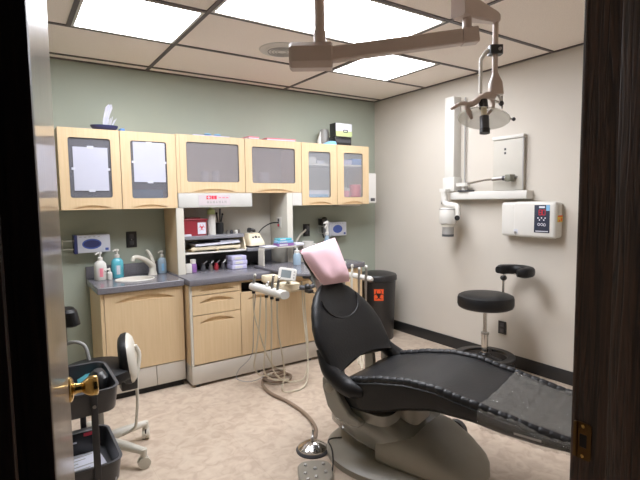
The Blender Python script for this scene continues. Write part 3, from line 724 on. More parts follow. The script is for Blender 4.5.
# pull-out work surface
b = MB()
pts = [(-1.60, -.345), (-1.60, -.70)]+[(-1.40-.19*math.cos(a), -.86-.16*math.sin(a)) for a in [i*PI/2/8 for i in range(9)]]+[(-1.30, -1.02), (-1.26, -.98), (-1.26, -.345)]
b.prism(pts, (0, 0, .7955), (1, 0, 0), (0, 1, 0), (0, 0, .021), 'counter')
solo('work_surface', b, 'gray rounded work surface pulled out over the counter behind the pink cover', 'work surface', bevel=.004)
t = thing('squeeze_bottle', 'short clear white bottle on the work surface under the riser end', 'bottle', (-1.30, -.53, .817))
b = MB(); b.lathe([(0, 0), (.032, 0), (.034, .01), (.034, .075), (.022, .095)], (-1.30, -.53, .817), 'clearb', 16); part('body', b, t)
b = MB(); b.lathe([(.022, .094), (.022, .115), (.01, .118), (.006, .14), (0, .14)], (-1.30, -.53, .817), 'white', 14); part('cap', b, t)
t = thing('spray_bottle', 'tall white and blue spray bottle on the right counter near the gloves', 'bottle', (-.80, -.25, .795))
b = MB(); b.loft([[(-.80+x*k_, -.25+y*k_, .795+z) for x, y in superell(.042, .034, 20, 2.4)] for k_, z in ((.92, 0), (1, .01), (1, .12), (.75, .17), (.36, .215), (.34, .23))], 'clearb'); part('body', b, t)
b = MB(); b.lathe([(.018, .225), (.018, .25), (.013, .255), (.013, .31), (.016, .315), (.016, .355), (0, .36)], (-.80, -.25, .795), 'white', 14); b.tube([(-.80, -.25, 1.135), (-.845, -.275, 1.135)], [.014, .010], 'white', 10); b.tube([(-.815, -.26, 1.12), (-.84, -.275, 1.085)], [.006, .004], 'white', 8); part('trigger_head', b, t)
t = thing('pitcher', 'small white pitcher behind the riser on the right counter', 'pitcher', (-1.02, -.26, .795))
b = MB(); b.lathe([(0, 0), (.045, 0), (.048, .01), (.052, .18), (.048, .182), (.044, .02), (0, .018)], (-1.02, -.26, .795), 'white', 20); part('body', b, t)
b = MB(); b.tube([(-.972, -.26, .95), (-.935, -.26, .94), (-.93, -.26, .88), (-.973, -.26, .85)], .007, 'white', 8, smooth=4); part('handle', b, t)
b = MB()
b.tube([(-1.16, -.62, .826), (-1.17, -.56, .88), (-1.12, -.50, .915), (-1.05, -.48, .925), (-.995, -.50, .90), (-.985, -.55, .85), (-.99, -.58, .826)], .009, 'white', 10, smooth=5)
solo('coiled_hose', b, 'white hose looping up behind the pink cover', 'hose')

# glove boxes in wire holders
def glove_box(x0, x1, z0, z1, label, end):
    t = thing('glove_box', label, 'glove box', ((x0+x1)/2, -.06, z0))
    cx, cz, w_, h_ = (x0+x1)/2, (z0+z1)/2, x1-x0, z1-z0
    b = MB(); b.box(x0+.022, x1, -.105, -.0015, z0, z1, 'paperl', bev=.003); part('carton', b, t)
    b = MB(); b.box(x0, x0+.0215, -.107, -.0015, z0-.004, z1+.004, end, bev=.002); part('end_flap', b, t, 'navy end of the carton' if end == 'navy' else None)
    b = MB(); b.ring([(cx-.004+a, -.1062, cz+c_) for a, c_ in oval(0, 0, w_*.27, h_*.30)], [(cx-.004+a, -.1062, cz+c_) for a, c_ in oval(0, 0, w_*.23, h_*.22)], (0, .001, 0), 'oval'); b.prism(oval(0, 0, w_*.235, h_*.23), (cx-.004, -.1058, cz), (1, 0, 0), (0, 0, 1), (0, .0006, 0), 'navy' if end == 'navy' else 'oval'); part('oval_print', b, t, 'dark blue oval on the carton')
    b = MB()
    for i in range(5): b.box(x0+.035+i*.03, x0+.05+i*.03, -.1058, -.105, z1-.014, z1-.009, 'grey')
    b.box(x1-.035, x1-.012, -.1058, -.105, z0+.012, z0+.03, 'oval'); part('print', b, t)
    b = MB()
    for z in (z0+.03, z1-.035): b.tube([(x0-.065, -.003, z), (x0-.065, -.085, z), (x0-.001, -.085, z)], .0028, 'offw', 6)
    b.tube([(x0-.065, -.004, z0+.03), (x0-.065, -.004, z1-.035)], .0028, 'offw', 6); part('wire_holder', b, t)
    return t
glove_box(-2.893, -2.655, .988, 1.114, 'white glove box with navy end on the green wall left of the sink', 'navy')
glove_box(-.672, -.462, .995, 1.128, 'white glove box with blue oval on the green wall near the corner', 'paperl')
def outlet(name, label, x0, x1, z0, z1, m='black'):
    t = thing(name, label, 'outlet', ((x0+x1)/2, -.004, z0))
    b = MB(); b.box(x0, x1, -.008, -.001, z0, z1, m, bev=.003); part('plate', b, t)
    for dz in (.3, .7):
        b = MB(); z = z0+(z1-z0)*dz; b.box((x0+x1)/2-.016, (x0+x1)/2+.016, -.011, -.008, z-.016, z+.016, 'dgrey', bev=.004); part('socket', b, t)
    b = MB(); b.cyl(((x0+x1)/2, -.010, (z0+z1)/2), ((x0+x1)/2, -.007, (z0+z1)/2), .004, 'steel', 8); part('screw', b, t)
    return t
outlet('wall_outlet', 'black wall outlet on the green wall above the faucet', -2.522, -2.444, .998, 1.122)
outlet('wall_outlet', 'black wall outlet with gray cable on the green wall near the corner', -.91, -.835, 1.0, 1.12)
b = MB(); b.tube([(-.875, -.018, 1.075), (-.90, -.03, 1.06), (-.98, -.05, 1.01), (-1.04, -.07, .93), (-1.05, -.08, .90)], .010, 'offw', 8, smooth=5); b.box(-.895, -.855, -.04, -.011, 1.05, 1.10, 'dgrey', bev=.004)
solo('cable', b, 'pale cable curving down from the black outlet plug', 'cable')
b = MB(); b.box(-.735, -.665, -.07, -.001, 1.10, 1.165, 'black', bev=.006); b.tube([(-.72, -.05, 1.10), (-.725, -.06, 1.04), (-.70, -.05, .98)], .008, 'black', 8, smooth=3); b.ball((-.69, -.05, 1.165), (.03, .025, .018), 'black', 10, 6)
solo('wall_bracket', b, 'black bracket on the wall behind the spray bottle', 'bracket')
b = MB(); b.prism([(0, 1.315), (-.325, 1.315), (-.325, 1.60), (0, 1.60)], (-.353, -.003, 0), (0, 1, 0), (0, 0, 1), (.09, 0, 0), 'white'); b.box(-.62, -.356, -.20, -.08, 1.285, 1.301, 'white', bev=.004)
t = thing('towel_dispenser', 'white towel dispenser fixed at the right side of the last cabinet', 'dispenser', (-.3, -.12, 1.31)); part('body', b, t, bevel=.006)
b = MB(); b.box(-.335, -.28, -.3295, -.328, 1.33, 1.36, 'dgrey', bev=.001); part('slot', b, t)

# ------------------------------------------------------------------ dental chair
CO = Vector((-1.67, -2.0, 0)); CA = Vector((.29, -.957, 0)).normalized(); CW = Vector((-CA.y, CA.x, 0)); CZ = Vector((0, 0, 1))
def ch(s, w, z): return CO+CA*s+CW*w+CZ*z
chair = thing('dental_chair', 'black upholstered dental chair reclined on a gray base, in the middle', 'dental chair', CO, math.atan2(CA.y, CA.x))

def interp(tab, s):
    for a, b in zip(tab, tab[1:]):
        if a[0] <= s <= b[0]:
            t = (s-a[0])/(b[0]-a[0]); t = t*t*(3-2*t)*.4+t*.6
            return [p*(1-t)+q*t for p, q in zip(a, b)]
    return list(tab[-1] if s > tab[-1][0] else tab[0])
# s, half width, top, bottom
SEAT = [(-.13, .215, .425, .330), (-.10, .245, .442, .310), (-.03, .268, .467, .300), (.05, .275, .486, .302), (.15, .275, .512, .330), (.30, .275, .535, .382), (.42, .272, .535, .410),
        (.58, .265, .510, .409), (.72, .257, .487, .392), (.85, .249, .466, .387), (.95, .242, .453, .390), (1.03, .225, .445, .398), (1.07, .195, .438, .405), (1.085, .15, .430, .413)]
def seat_loop(s, grow=0.0, dish=.014, wr=0.0):
    _, hw, zt, zb = interp(SEAT, s); hw += grow; zt += grow; zb -= grow
    pts = []
    n = 15
    r = min(.03, (zt-zb)*.35)
    for i in range(n):                                                          # over the top
        u = -1+2*i/(n-1); x = u*(hw-.012)
        z = zt-.006-dish*(1-abs(u)**4)-(.010 if abs(u) > .99 else 0)
        if wr: z += wr*math.sin(31*s+7*u)*math.sin(17*s-9*u+1.3)
        pts.append((x, z))
    pts += [(hw, zt-r*.9), (hw+.002, (zt+zb)/2), (hw-.006, zb+r*.8), (hw-.03, zb+.004), (hw-.08, zb)]
    pts += [(-hw+.08, zb), (-hw+.03, zb+.004), (-hw+.006, zb+r*.8), (-hw-.002, (zt+zb)/2), (-hw, zt-r*.9)]
    if wr: pts = [(x*(1+.010*math.sin(40*s+3*k)), z+.004*math.sin(27*s+2.1*k)) for k, (x, z) in enumerate(pts)]
    return [ch(s, x, z) for x, z in pts]
b = MB(); ss = [-.13+1.215*i/46 for i in range(47)]
b.loft([seat_loop(s) for s in ss], 'leather'); part('seat', b, chair)
for sg, lab in ((-1, 'gathered black edge roll of the seat, near side'), (1, 'gathered black edge roll of the seat, far side')):
    b = MB(); P = []; Rr = []
    for i in range(281):
        s = -.02+1.05*i/280; _, hw, zt, zb = interp(SEAT, s)
        P.append(ch(s, sg*(hw-.022), zt-.014)); ph = (i % 10)/10
        Rr.append(.0200-.0024*math.exp(-(min(ph, 1-ph)/.13)**2))
    b.tube(P, Rr, 'rim', 10); part('edge_roll', b, chair, lab, angle=60)

TH = math.radians(31); BB = -CA*math.sin(TH)+CZ*math.cos(TH); BN = CA*math.cos(TH)+CZ*math.sin(TH)
B0 = ch(-.062, -.030, .462)
def bk(u, v, n): return B0+CW*u+BB*v+BN*n
# v, half width, front bulge offset, thickness
BACK = [(.065, .262, .0, .05), (.08, .276, .0, .075), (.13, .288, .004, .092), (.20, .290, .006, .10), (.27, .272, .006, .10), (.33, .242, .004, .096), (.38, .210, .0, .09), (.43, .165, -.006, .08), (.468, .115, -.010, .068), (.493, .066, -.016, .05), (.501, .034, -.02, .035)]
def back_loop(v):
    _, hw, off, th = interp(BACK, v); n = 36; out = []
    for k in range(n):
        a = 2*PI*k/n; c, s_ = math.cos(a), math.sin(a)
        x = hw*abs(c)**(2/3.2)*(1 if c >= 0 else -1); y = th/2*abs(s_)**(2/2.4)*(1 if s_ >= 0 else -1)
        curve = .030*(x/hw)**2 if hw else 0                                    # wings come slightly forward
        lift = -.05*(x/.27)**2*max(0, 1-(v-.065)/.10)                          # lower edge dips at the sides
        out.append(bk(x, v+lift, off-th/2+y+curve))
    return out
b = MB(); b.loft([back_loop(.065+.436*i/30) for i in range(31)], 'leather'); part('backrest', b, chair)
b = MB(); U = []
for i in range(25):
    a = PI*(i/24); u = -.155*math.cos(a); v = .40-.125*math.sin(a)**.8
    hw_, off = interp(BACK, v)[1:3]; U.append(bk(u, v, off+.030*(u/hw_)**2-.0045*(abs(u)/hw_)**6-.001))
b.tube(U, .0042, 'rim', 8); part('seam', b, chair)
for sg in (-1, 1):
    b = MB(); P = [bk(sg*.250, .17, -.035), bk(sg*.258, .10, -.036), bk(sg*.262, .045, -.03), ch(-.055, sg*.266-.012, .440), ch(.0, sg*.266-.006, .42), ch(.06, sg*.255, .415)]
    b.tube(P, [.030, .038, .042, .046, .044, .030], 'leather', 14, smooth=5); part('side_arm', b, chair)
    b = MB(); b.prism([(-.165, .452), (-.115, .465), (-.085, .43), (-.05, .36), (.0, .30), (.05, .283), (.075, .270), (.05, .248), (-.02, .245), (-.09, .262), (-.135, .31), (-.165, .40)], ch(0, sg*.300, 0), CA, CZ, -CW*sg*.045, 'chairg'); hc = part('hinge_cover', b, chair, 'gray hinge cover of the chair', bevel=.008)
    b = MB(); c = ch(-.125, sg*.298, .405); b.lathe([(.026, 0), (.026, .003), (.023, .0045), (0, .0045)], c, 'chairg2', 24, axis=CW*sg); part('hinge_cap', b, hc)
    b = MB(); b.prism([(-.155, .30), (-.09, .30), (-.105, .46), (-.155, .52)], ch(-.04, sg*.165, 0), CA, CZ, -CW*sg*.03, 'chairg2'); part('back_support', b, chair, 'gray support plate behind the back')
b = MB(); b.prism([(-.035, .40), (.035, .40), (.03, .60), (-.03, .60)], bk(0, 0, -.075), CW, BB, -BN*.012, 'steel'); part('headrest_bar', b, chair, 'steel headrest bar')
b = MB(); b.loft([[bk(x, v, -.025+y) for x, y in superell(hw, .03, 20, 2.6)] for v, hw in ((.555, .05), (.57, .08), (.63, .10), (.69, .095), (.715, .06))], 'leather'); part('headrest', b, chair)
# base
b = MB(); SH = [(-.285, .05, .17, .13), (-.265, .10, .20, .125), (-.22, .15, .235, .118), (-.12, .195, .270, .105), (0, .215, .306, .075), (.15, .213, .284, .045), (.30, .20, .21, .03), (.42, .185, .16, .03)]
def base_loop(tab, s, n=32, e=3.4):
    _, hw, zt, zb = interp(tab, s); c = (zt+zb)/2; h = (zt-zb)/2
    return [ch(s, x, c+y) for x, y in superell(hw, h, n, e)]
b.loft([base_loop(SH, -.285+.705*i/26) for i in range(27)], 'chairg'); part('base_shell', b, chair, 'glossy gray upper base shell')
NO = [(.10, .221, .20, .02), (.22, .228, .234, .02), (.30, .224, .216, .02), (.40, .206, .172, .02), (.50, .165, .115, .02), (.55, .12, .062, .02), (.565, .06, .035, .02)]
b = MB(); b.loft([base_loop(NO, .10+.465*i/18, 32, 3.0) for i in range(19)], 'chairg2'); part('base_nose', b, chair, 'paler gray front of the base')
b = MB(); b.loft([[ch(s, x, z) for s, x in [(.13+.42*math.cos(a), .0+(.33-.06*math.cos(a))*math.sin(a)*.95) for a in [2*PI*k/48 for k in range(48)]]] for z in (0, .03)]+[[ch(s, x, .052) for s, x in [(.13+.39*math.cos(a), (.295-.05*math.cos(a))*math.sin(a)*.95) for a in [2*PI*k/48 for k in range(48)]]]], 'chairg2'); part('base_plate', b, chair, 'gray floor plate')
b = MB(); b.loft([[ch(s, x, z) for s, x in [(.10+a_, c_) for a_, c_ in rrect(.30, .22, .06)]] for z in (.20, .335)], 'chairg2'); b.loft([[ch(s, x, z) for s, x in [(.10+a_, c_) for a_, c_ in rrect(.24, .30, .06)]] for z in (.325, .36)], 'chairg2'); part('lift_column', b, chair)
b = MB(); b.loft([[ch(s, x, z) for s, x in [(.04+a_, c_) for a_, c_ in rrect(.28, .50, .06)]] for z in (.262, .312)], 'chairg'); part('seat_pan', b, chair)
b = MB(); c = ch(.33, .20, .12); b.lathe([(.055, 0), (.055, .03), (.045, .038), (0, .04)], c, 'dgrey', 24, axis=CW); part('motor_cap', b, chair)
b = MB(); b.prism([(-.05, -.004), (.05, -.004), (.05, .004), (-.05, .004)], ch(.81, -.2556, .428), CA, (CZ-CW*.04).normalized(), -CW*.0015, 'grey'); part('name_strip', b, chair)

# plastic sleeve over the foot end
b = MB(); b.loft([seat_loop(.62+.472*i/44, .0075+.002*math.sin(i*1.7), .010, .0035) for i in range(45)], 'film', cap=False)
solo('plastic_sleeve', b, 'clear wrinkled plastic sleeve over the foot end of the dental chair', 'plastic sleeve', angle=80)

# pink cover over the headrest
q = [(-.298, -.115, .880), (-.272, .10, .873), (-.417, .15, 1.118), (-.381, -.215, 1.075)]
Q = [ch(*c) for c in q]
b = MB(); n = 14; front = []; back = []
for j in range(n+1):
    for i in range(n+1):
        s, t = i/n, j/n
        p = Q[0]*(1-s)*(1-t)+Q[1]*s*(1-t)+Q[2]*s*t+Q[3]*(1-s)*t
        e = (max(0, 1-(2*s-1)**4)*max(0, 1-(2*t-1)**4))**.55
        wv = .004*math.sin(9*s+4*t)*e+.006*math.exp(-((t-.18)/.10)**2)*math.sin(14*s)*e
        front.append(p+BN*(.040*e+wv)); back.append(p-BN*(.038*e))
fs = []
for j in range(n):
    for i in range(n):
        a = j*(n+1)+i; fs.append([a, a+1, a+n+2, a+n+1]); o = (n+1)**2; fs.append([o+a, o+a+n+1, o+a+n+2, o+a+1])
b.add(front+back, fs, 'pink')
o = (n+1)**2
edge = [i for i in range(n+1)]+[(j+1)*(n+1)-1 for j in range(1, n+1)]+[n*(n+1)+i for i in range(n-1, -1, -1)]+[j*(n+1) for j in range(n-1, 0, -1)]
b.add(front+back, [[edge[k], edge[(k+1) % len(edge)], o+edge[(k+1) % len(edge)], o+edge[k]] for k in range(len(edge))], 'pink')
solo('headrest_cover', b, 'pink paper cover pulled over the headrest of the dental chair', 'headrest cover', angle=70)

# foot controls
t = thing('foot_pedal', 'round chrome foot pedal with hose on the floor beside the chair base', 'foot pedal', (-1.985, -1.80, 0))
b = MB(); b.lathe([(.0, 0), (.088, 0), (.090, .006), (.084, .014), (0, .014)], (-1.985, -1.80, 0), 'dgrey', 36); part('base', b, t)
b = MB(); b.lathe([(.080, .0145), (.080, .022), (.070, .030), (.035, .048), (.018, .054), (0, .055)], (-1.985, -1.80, 0), 'chrome', 36); part('dome', b, t, 'chrome dome')
b = MB(); b.cyl((-1.985, -1.80, .054), (-1.985, -1.80, .072), .010, 'steel', 12); b.tube([(-1.985, -1.80, .070), (-1.97, -1.78, .085), (-1.965, -1.775, .098)], .006, 'steel', 8); part('stem', b, t)
b = MB()
b.tube([(-1.935, -1.735, .018), (-1.90, -1.70, .016), (-1.84, -1.60, .015), (-1.80, -1.42, .013), (-1.80, -1.22, .013), (-1.83, -1.02, .013), (-1.80, -.84, .013), (-1.70, -.73, .013), (-1.58, -.74, .014), (-1.55, -.82, .014), (-1.62, -.89, .015), (-1.74, -.87, .025), (-1.76, -.78, .035), (-1.68, -.70, .036), (-1.59, -.72, .034), (-1.585, -.80, .034), (-1.66, -.84, .036), (-1.72, -.80, .036)], .0115, 'hoseb', 8, smooth=5); part('hose', b, t, 'brown hose coiled on the floor')
ang = math.radians(-28); X = Matrix.Translation((-2.098, -1.998, 0)) @ Matrix.Rotation(ang, 4, 'Z')
t = thing('foot_control_plate', 'beige studded foot control plate on the floor before the chrome pedal', 'foot control', (-2.098, -1.998, 0), ang)
b = MB(); b.loft([[X @ Vector((x*k_, y*k_, z)) for x, y in rrect(.17, .19, .05)] for k_, z in ((1, 0), (1, .014), (.93, .022))], 'chairg2'); part('plate', b, t)
for i, (x, y) in enumerate(((-.045, .05), (.045, .05), (0, .015), (-.05, -.02), (.05, -.02), (0, -.055), (-.04, -.07))):
    b = MB(); b.lathe([(.009, .0215), (.0085, .029), (.006, .031), (0, .0315)], X @ Vector((x, y, 0)), 'steel', 12); part('stud', b, t)
b = MB(); b.tube([X @ Vector((.085, .0, .012)), (-1.985, -1.99, .03), (-1.95, -1.93, .055), (-1.93, -1.87, .066), (-1.89, -1.855, .062), (-1.84, -1.87, .058)], .004, 'black', 6, smooth=5); part('cord', b, t)

# ------------------------------------------------------------------ delivery unit at the work surface
t = thing('delivery_unit', 'white instrument bar with small screen and hanging hoses before the gray counter', 'delivery unit', (-1.80, -1.0, 0))
b = MB(); b.loft([[(-1.855+x+.02*k_, y, .742+z) for x, z in superell(.032, .026, 18, 2.8)] for k_, y in ((0, -.84), (.1, -.87), (.5, -1.05), (1, -1.24), (1.05, -1.265))], 'white'); part('bar', b, t, 'white instrument bar')
b = MB(); b.box(-1.76, -1.655, -.86, -.78, .755, .805, 'cream', bev=.008); part('water_box', b, t, 'cream box')
b = MB(); b.loft([[(-1.70+x, -1.05+y, z) for x, y in rrect(.16, .13, .03)] for z in (.735, .775)], 'cream'); b.box(-1.80, -1.60, -1.09, -1.0, .715, .737, 'cream', bev=.006); part('yoke', b, t)
# tilted screen
sc = Vector((-1.735, -1.125, .852)); sr = Vector((.830, -.557, -.16)).normalized(); su = Vector((.25, .20, .9)); su = (su-sr*su.dot(sr)).normalized(); sn = sr.cross(su)
if sn.y > 0: sn = -sn
b = MB(); b.prism(rrect(.122, .084, .014), sc, sr, su, -sn*.022, 'white'); s_ = part('display', b, t, 'white framed tilted display', bevel=.004)
b = MB(); b.prism([(x-.008, y) for x, y in rrect(.068, .052, .004)], sc+sn*.0003, sr, su, sn*.0012, 'screen'); part('screen', b, s_)
b = MB()
for i in range(3): b.prism([(x+.046, y+(i-1)*.020) for x, y in rrect(.011, .011, .004, 3)], sc+sn*.0003, sr, su, sn*.002, 'grey')
part('buttons', b, s_); s_.children[-1]['kind'] = 'stuff'
b = MB(); b.tube([sc-sn*.02-su*.02, (-1.70, -1.08, .79), (-1.70, -1.06, .77)], .014, 'white', 10); part('display_arm', b, t)
b = MB(); b.tube([(-1.66, -1.06, .745), (-1.58, -1.13, .742), (-1.50, -1.10, .752), (-1.46, -1.0, .775), (-1.45, -.93, .785)], [.016, .018, .015, .014, .013], 'dgrey', 10, smooth=3); b.ball((-1.58, -1.13, .745), .026, 'black', 12, 8); b.ball((-1.50, -1.10, .752), .022, 'black', 12, 8); b.cyl((-1.45, -.93, .772), (-1.45, -.93, .7945), .04, 'dgrey', 16); b.box(-1.60, -1.56, -1.18, -1.12, .71, .735, 'black', bev=.004); part('swing_arm', b, t, 'dark jointed swing arm')
b = MB(); b.tube([(-1.56, -1.12, .73), (-1.53, -1.13, .70), (-1.47, -1.10, .695), (-1.42, -1.02, .72), (-1.40, -.96, .775)], .0045, 'black', 6, smooth=5); part('loop_cable', b, t)
for i, (y, h) in enumerate(((-.87, .075), (-1.05, .045), (-1.12, .10), (-1.19, .095))):
    x = -1.855+.02*(-.84-y)/.4; b = MB()
    b.tube([(x-.012, y, .70), (x-.010, y, .74), (x-.006, y, .77+h*.3), (x, y-.004, .745+h)], [.009, .011, .010, .007], ('steel', 'white', 'steel', 'steel')[i], 10); b.ball((x, y-.005, .75+h), .0105, 'white' if i == 0 else 'chrome', 8, 6)
    part('handpiece', b, t)
    b = MB(); b.cyl((x-.012, y, .695), (x-.012, y, .712), .013, 'black', 10); part('holder_ring', b, t)
HS = [((-1.867, -.87, .70), [(-1.86, -.86, .55), (-1.80, -.82, .38), (-1.735, -.78, .22), (-1.66, -.74, .10), (-1.60, -.73, .05), (-1.56, -.77, .05)]),
      ((-1.865, -.98, .70), [(-1.87, -.96, .50), (-1.88, -.92, .30), (-1.87, -.86, .16), (-1.80, -.82, .07), (-1.70, -.80, .05)]),
      ((-1.861, -1.05, .70), [(-1.86, -1.04, .50), (-1.855, -1.0, .30), (-1.83, -.94, .14), (-1.74, -.90, .05), (-1.62, -.92, .03)]),
      ((-1.857, -1.12, .70), [(-1.855, -1.11, .50), (-1.835, -1.06, .30), (-1.79, -1.0, .16), (-1.70, -.96, .06), (-1.60, -.98, .03), (-1.52, -.98, .05), (-1.45, -.92, .20), (-1.43, -.86, .45), (-1.43, -.84, .70)]),
      ((-1.853, -1.19, .70), [(-1.84, -1.17, .50), (-1.78, -1.12, .28), (-1.76, -1.10, .14), (-1.78, -1.10, .05), (-1.70, -1.08, .012), (-1.58, -1.06, .012), (-1.49, -.98, .08), (-1.45, -.90, .25), (-1.45, -.86, .50), (-1.46, -.86, .74)])]
for p0, rest in HS:
    b = MB(); b.tube([p0]+rest, .0058, 'hose', 7, smooth=5); part('hose', b, t, 'beige hose looping to the floor')
b = MB(); b.tube([(-1.865, -.90, .70), (-1.84, -.80, .45), (-1.84, -.76, .22), (-1.93, -.72, .11), (-1.95, -.74, .05), (-1.85, -.78, .025), (-1.72, -.80, .06)], .0035, 'grey', 6, smooth=5); part('thin_cable', b, t)

t = thing('assistant_bar', 'white bar with upright instruments behind the chair back, before the black bin', 'instrument bar', (-.995, -.9, 0))
b = MB(); b.tube([(-1.01, -.66, .742), (-.998, -.90, .74), (-.99, -1.10, .738), (-.99, -1.125, .737)], [.020, .021, .021, .012], 'white', 12); part('bar', b, t)
b = MB(); b.tube([(-1.01, -.665, .742), (-1.01, -.645, .750), (-1.01, -.6265, .765)], .016, 'white', 10); part('mount', b, t)
for i, (y, h) in enumerate(((-.80, .09), (-.90, .075), (-.99, .06), (-1.075, .085))):
    x = -1.0; b = MB(); b.tube([(x-.014, y, .58), (x-.014, y, .68), (x-.012, y, .755), (x-.008, y, .74+h)], [.007, .010, .011, .008], ('steel', 'offw', 'steel', 'steel')[i], 10); b.ball((x-.008, y, .745+h), .013, 'white', 10, 6); part('handpiece', b, t)
    b = MB(); b.tube([(x-.014, y, .585), (x-.012, y+.01, .40), (x-.02-.02*i, y-.05, .22), (x-.08-.04*i, y-.18, .12), (x-.10-.02*i, y-.10, .20), (x-.07, y+.10, .40), (x-.02, -.65, .66), (x-.01, -.655, .725)], .0058, 'hose', 7, smooth=5); part('hose', b, t)

# ------------------------------------------------------------------ black bin
t = thing('waste_bin', 'black round bin with orange hazard sticker in the corner behind the chair', 'bin', (-.315, -.40, 0))
b = MB(); b.lathe([(0, 0), (.150, 0), (.155, .01), (.178, .585), (.174, .59), (0, .59)], (-.315, -.40, 0), 'black', 40); part('body', b, t)
b = MB(); b.lathe([(.180, .570), (.189, .575), (.189, .612), (.180, .628), (.12, .645), (0, .652)], (-.315, -.40, 0), 'black', 40); part('lid', b, t)
a0 = math.atan2(-3.44+.0, -2.97)+.08
def binp(a, z, r=0.0): R_ = .155+.023*(z-.01)/.575+.0012+r; return Vector((-.315+R_*math.cos(a), -.40+R_*math.sin(a), z))
b = MB(); b.loft([[binp(a0-.26+.52*i/8, z) for i in range(9)] for z in (.395, .505)], 'orange', cap=False, closed=False); sk = part('hazard_sticker', b, t, 'orange hazard sticker')
cn = Vector((math.cos(a0), math.sin(a0), .0)); biohazard(binp(a0, .45, .0012), 0, .055, 0, 'black', sk, ax=(-math.sin(a0), math.cos(a0), 0), nrm=cn)

# ------------------------------------------------------------------ black operator stool with arm rest
def caster(b, x, y, ang, m='black', r=.026):
    c, s = math.cos(ang), math.sin(ang)
    for q in (-.012, .012):
        b.lathe([(r*.5, -.008), (r, -.007), (r, .007), (r*.5, .008)], (x-s*q, y+c*q, r), m, 16, axis=(-s, c, 0))
    b.cyl((x, y, r), (x, y, r*2.2), .008, 'dgrey', 10)
sx, sy = -.352, -1.668
t = thing('operator_stool', 'round black stool with curved arm rest and foot ring by the right wall', 'stool', (sx, sy, 0))
b = MB(); b.lathe([(0, .530), (.180, .530), (.196, .540), (.202, .556), (.202, .602), (.196, .620), (.175, .630), (.08, .634), (0, .634)], (sx, sy, 0), 'leather', 44); part('seat', b, t)
b = MB(); b.lathe([(.12, .518), (.12, .5318), (0, .5318)], (sx, sy, 0), 'dgrey', 24); part('seat_plate', b, t)
b = MB(); b.cyl((sx, sy, .30), (sx, sy, .52), .014, 'chrome', 18); b.cyl((sx, sy, .08), (sx, sy, .34), .025, 'chrome', 22); b.cyl((sx, sy, .325), (sx, sy, .342), .028, 'steel', 22); part('gas_column', b, t, 'chrome gas column')
b = MB(); n = 48
b.ring([(sx+x, sy+y, .150) for x, y in oval(0, 0, .218, .218, n)], [(sx+x, sy+y, .150) for x, y in oval(0, 0, .160, .160, n)], (0, 0, .022), 'black'); fr = part('foot_ring', b, t, bevel=.006)
for k in range(3):
    a = .4+k*2*PI/3; b = MB(); b.tube([(sx+.02*math.cos(a), sy+.02*math.sin(a), .161), (sx+.165*math.cos(a), sy+.165*math.sin(a), .161)], [.022, .016], 'black', 8); part('spoke', b, fr)
b = MB(); b.lathe([(.04, .13), (.042, .178), (.03, .19), (0, .19)], (sx, sy, 0), 'black', 20); part('hub', b, t)
for k in range(5):
    a = math.radians(-32+72*k); c, s = math.cos(a), math.sin(a)
    b = MB(); b.tube([(sx+.02*c, sy+.02*s, .095), (sx+.14*c, sy+.14*s, .082), (sx+.235*c, sy+.235*s, .066)], [.026, .020, .015], 'black', 10); lg = part('leg', b, t)
    b = MB(); caster(b, sx+.235*c, sy+.235*s, a+.6, 'cream'); part('caster', b, lg, 'cream caster')
ac = Vector((-.215, -1.80, .806)); od = math.atan2(.56, -.83)+.35                                            # centre of the arm rest and its open side
b = MB(); lo = []
for i in range(31):
    a = od+math.radians(62)+math.radians(236)*i/30; rr = .110
    tp = min(1, min(i, 30-i)/3); h_, w_ = .036*(.7+.3*tp), .040*(.55+.45*tp)
    lo.append([ac+Vector(((rr+x)*math.cos(a), (rr+x)*math.sin(a), y)) for x, y in superell(w_, h_, 14, 2.8)])
b.loft(lo, 'leather'); part('arm_rest', b, t)
b = MB(); b.tube([(sx, sy, .524), (sx+.08, sy-.03, .515), (-.135, -1.66, .50), (-.118, -1.655, .53), (-.118, -1.655, .765)], .009, 'chrome', 10, smooth=3); b.tube([(-.118, -1.655, .76), (-.125, -1.70, .772), (-.14, -1.77, .776)], .008, 'steel', 8); part('arm_post', b, t, 'chrome arm rest post')
b = MB(); b.ball((-.118, -1.655, .728), (.026, .026, .022), 'black', 14, 10); part('adjust_knob', b, t)

# ------------------------------------------------------------------ assistant stool at the left
sx, sy = -2.945, -1.235
t = thing('assistant_stool', 'black and white assistant stool on casters behind the cart', 'stool', (sx, sy, 0))
b = MB(); b.lathe([(0, .435), (.16, .435), (.185, .445), (.19, .465), (.185, .492), (.16, .503), (0, .505)], (sx, sy, 0), 'leather', 40); part('seat', b, t)
b = MB(); b.cyl((sx, sy, .11), (sx, sy, .435), .025, 'grey', 18); part('gas_column', b, t)
bc = Vector((-2.778, -1.225, .515)); bn = Vector((.90, -.22, .10)).normalized(); bu = Vector((-.14, 0, 1)); bu = (bu-bn*bu.dot(bn)).normalized(); bs = bn.cross(bu)
def padl(off, k_, n=26): return [bc+bn*off+bs*x*k_+bu*y*k_ for x, y in superell(.150, .130, n, 2.5)]
b = MB(); b.loft([padl(-.045, .6), padl(-.043, .85), padl(-.03, .97), padl(-.008, 1.0), padl(.0, .985)], 'leather'); part('backrest', b, t)
b = MB(); b.loft([padl(.0005, .97), padl(.010, .95), padl(.026, .80), padl(.034, .5)], 'offw'); part('back_shell', b, t, 'off-white back shell')
b = MB(); b.tube([bc+bn*.035+bu*.06, bc+bn*.05+bu*.0, (-2.755, -1.27, .40), (-2.757, -1.275, .30), (-2.765, -1.27, .20), (-2.775, -1.25, .13), (-2.83, -1.22, .095)], [.012, .011, .009, .008, .008, .008, .008], 'offw', 10, smooth=4); part('back_post', b, t, 'pale bent back post')
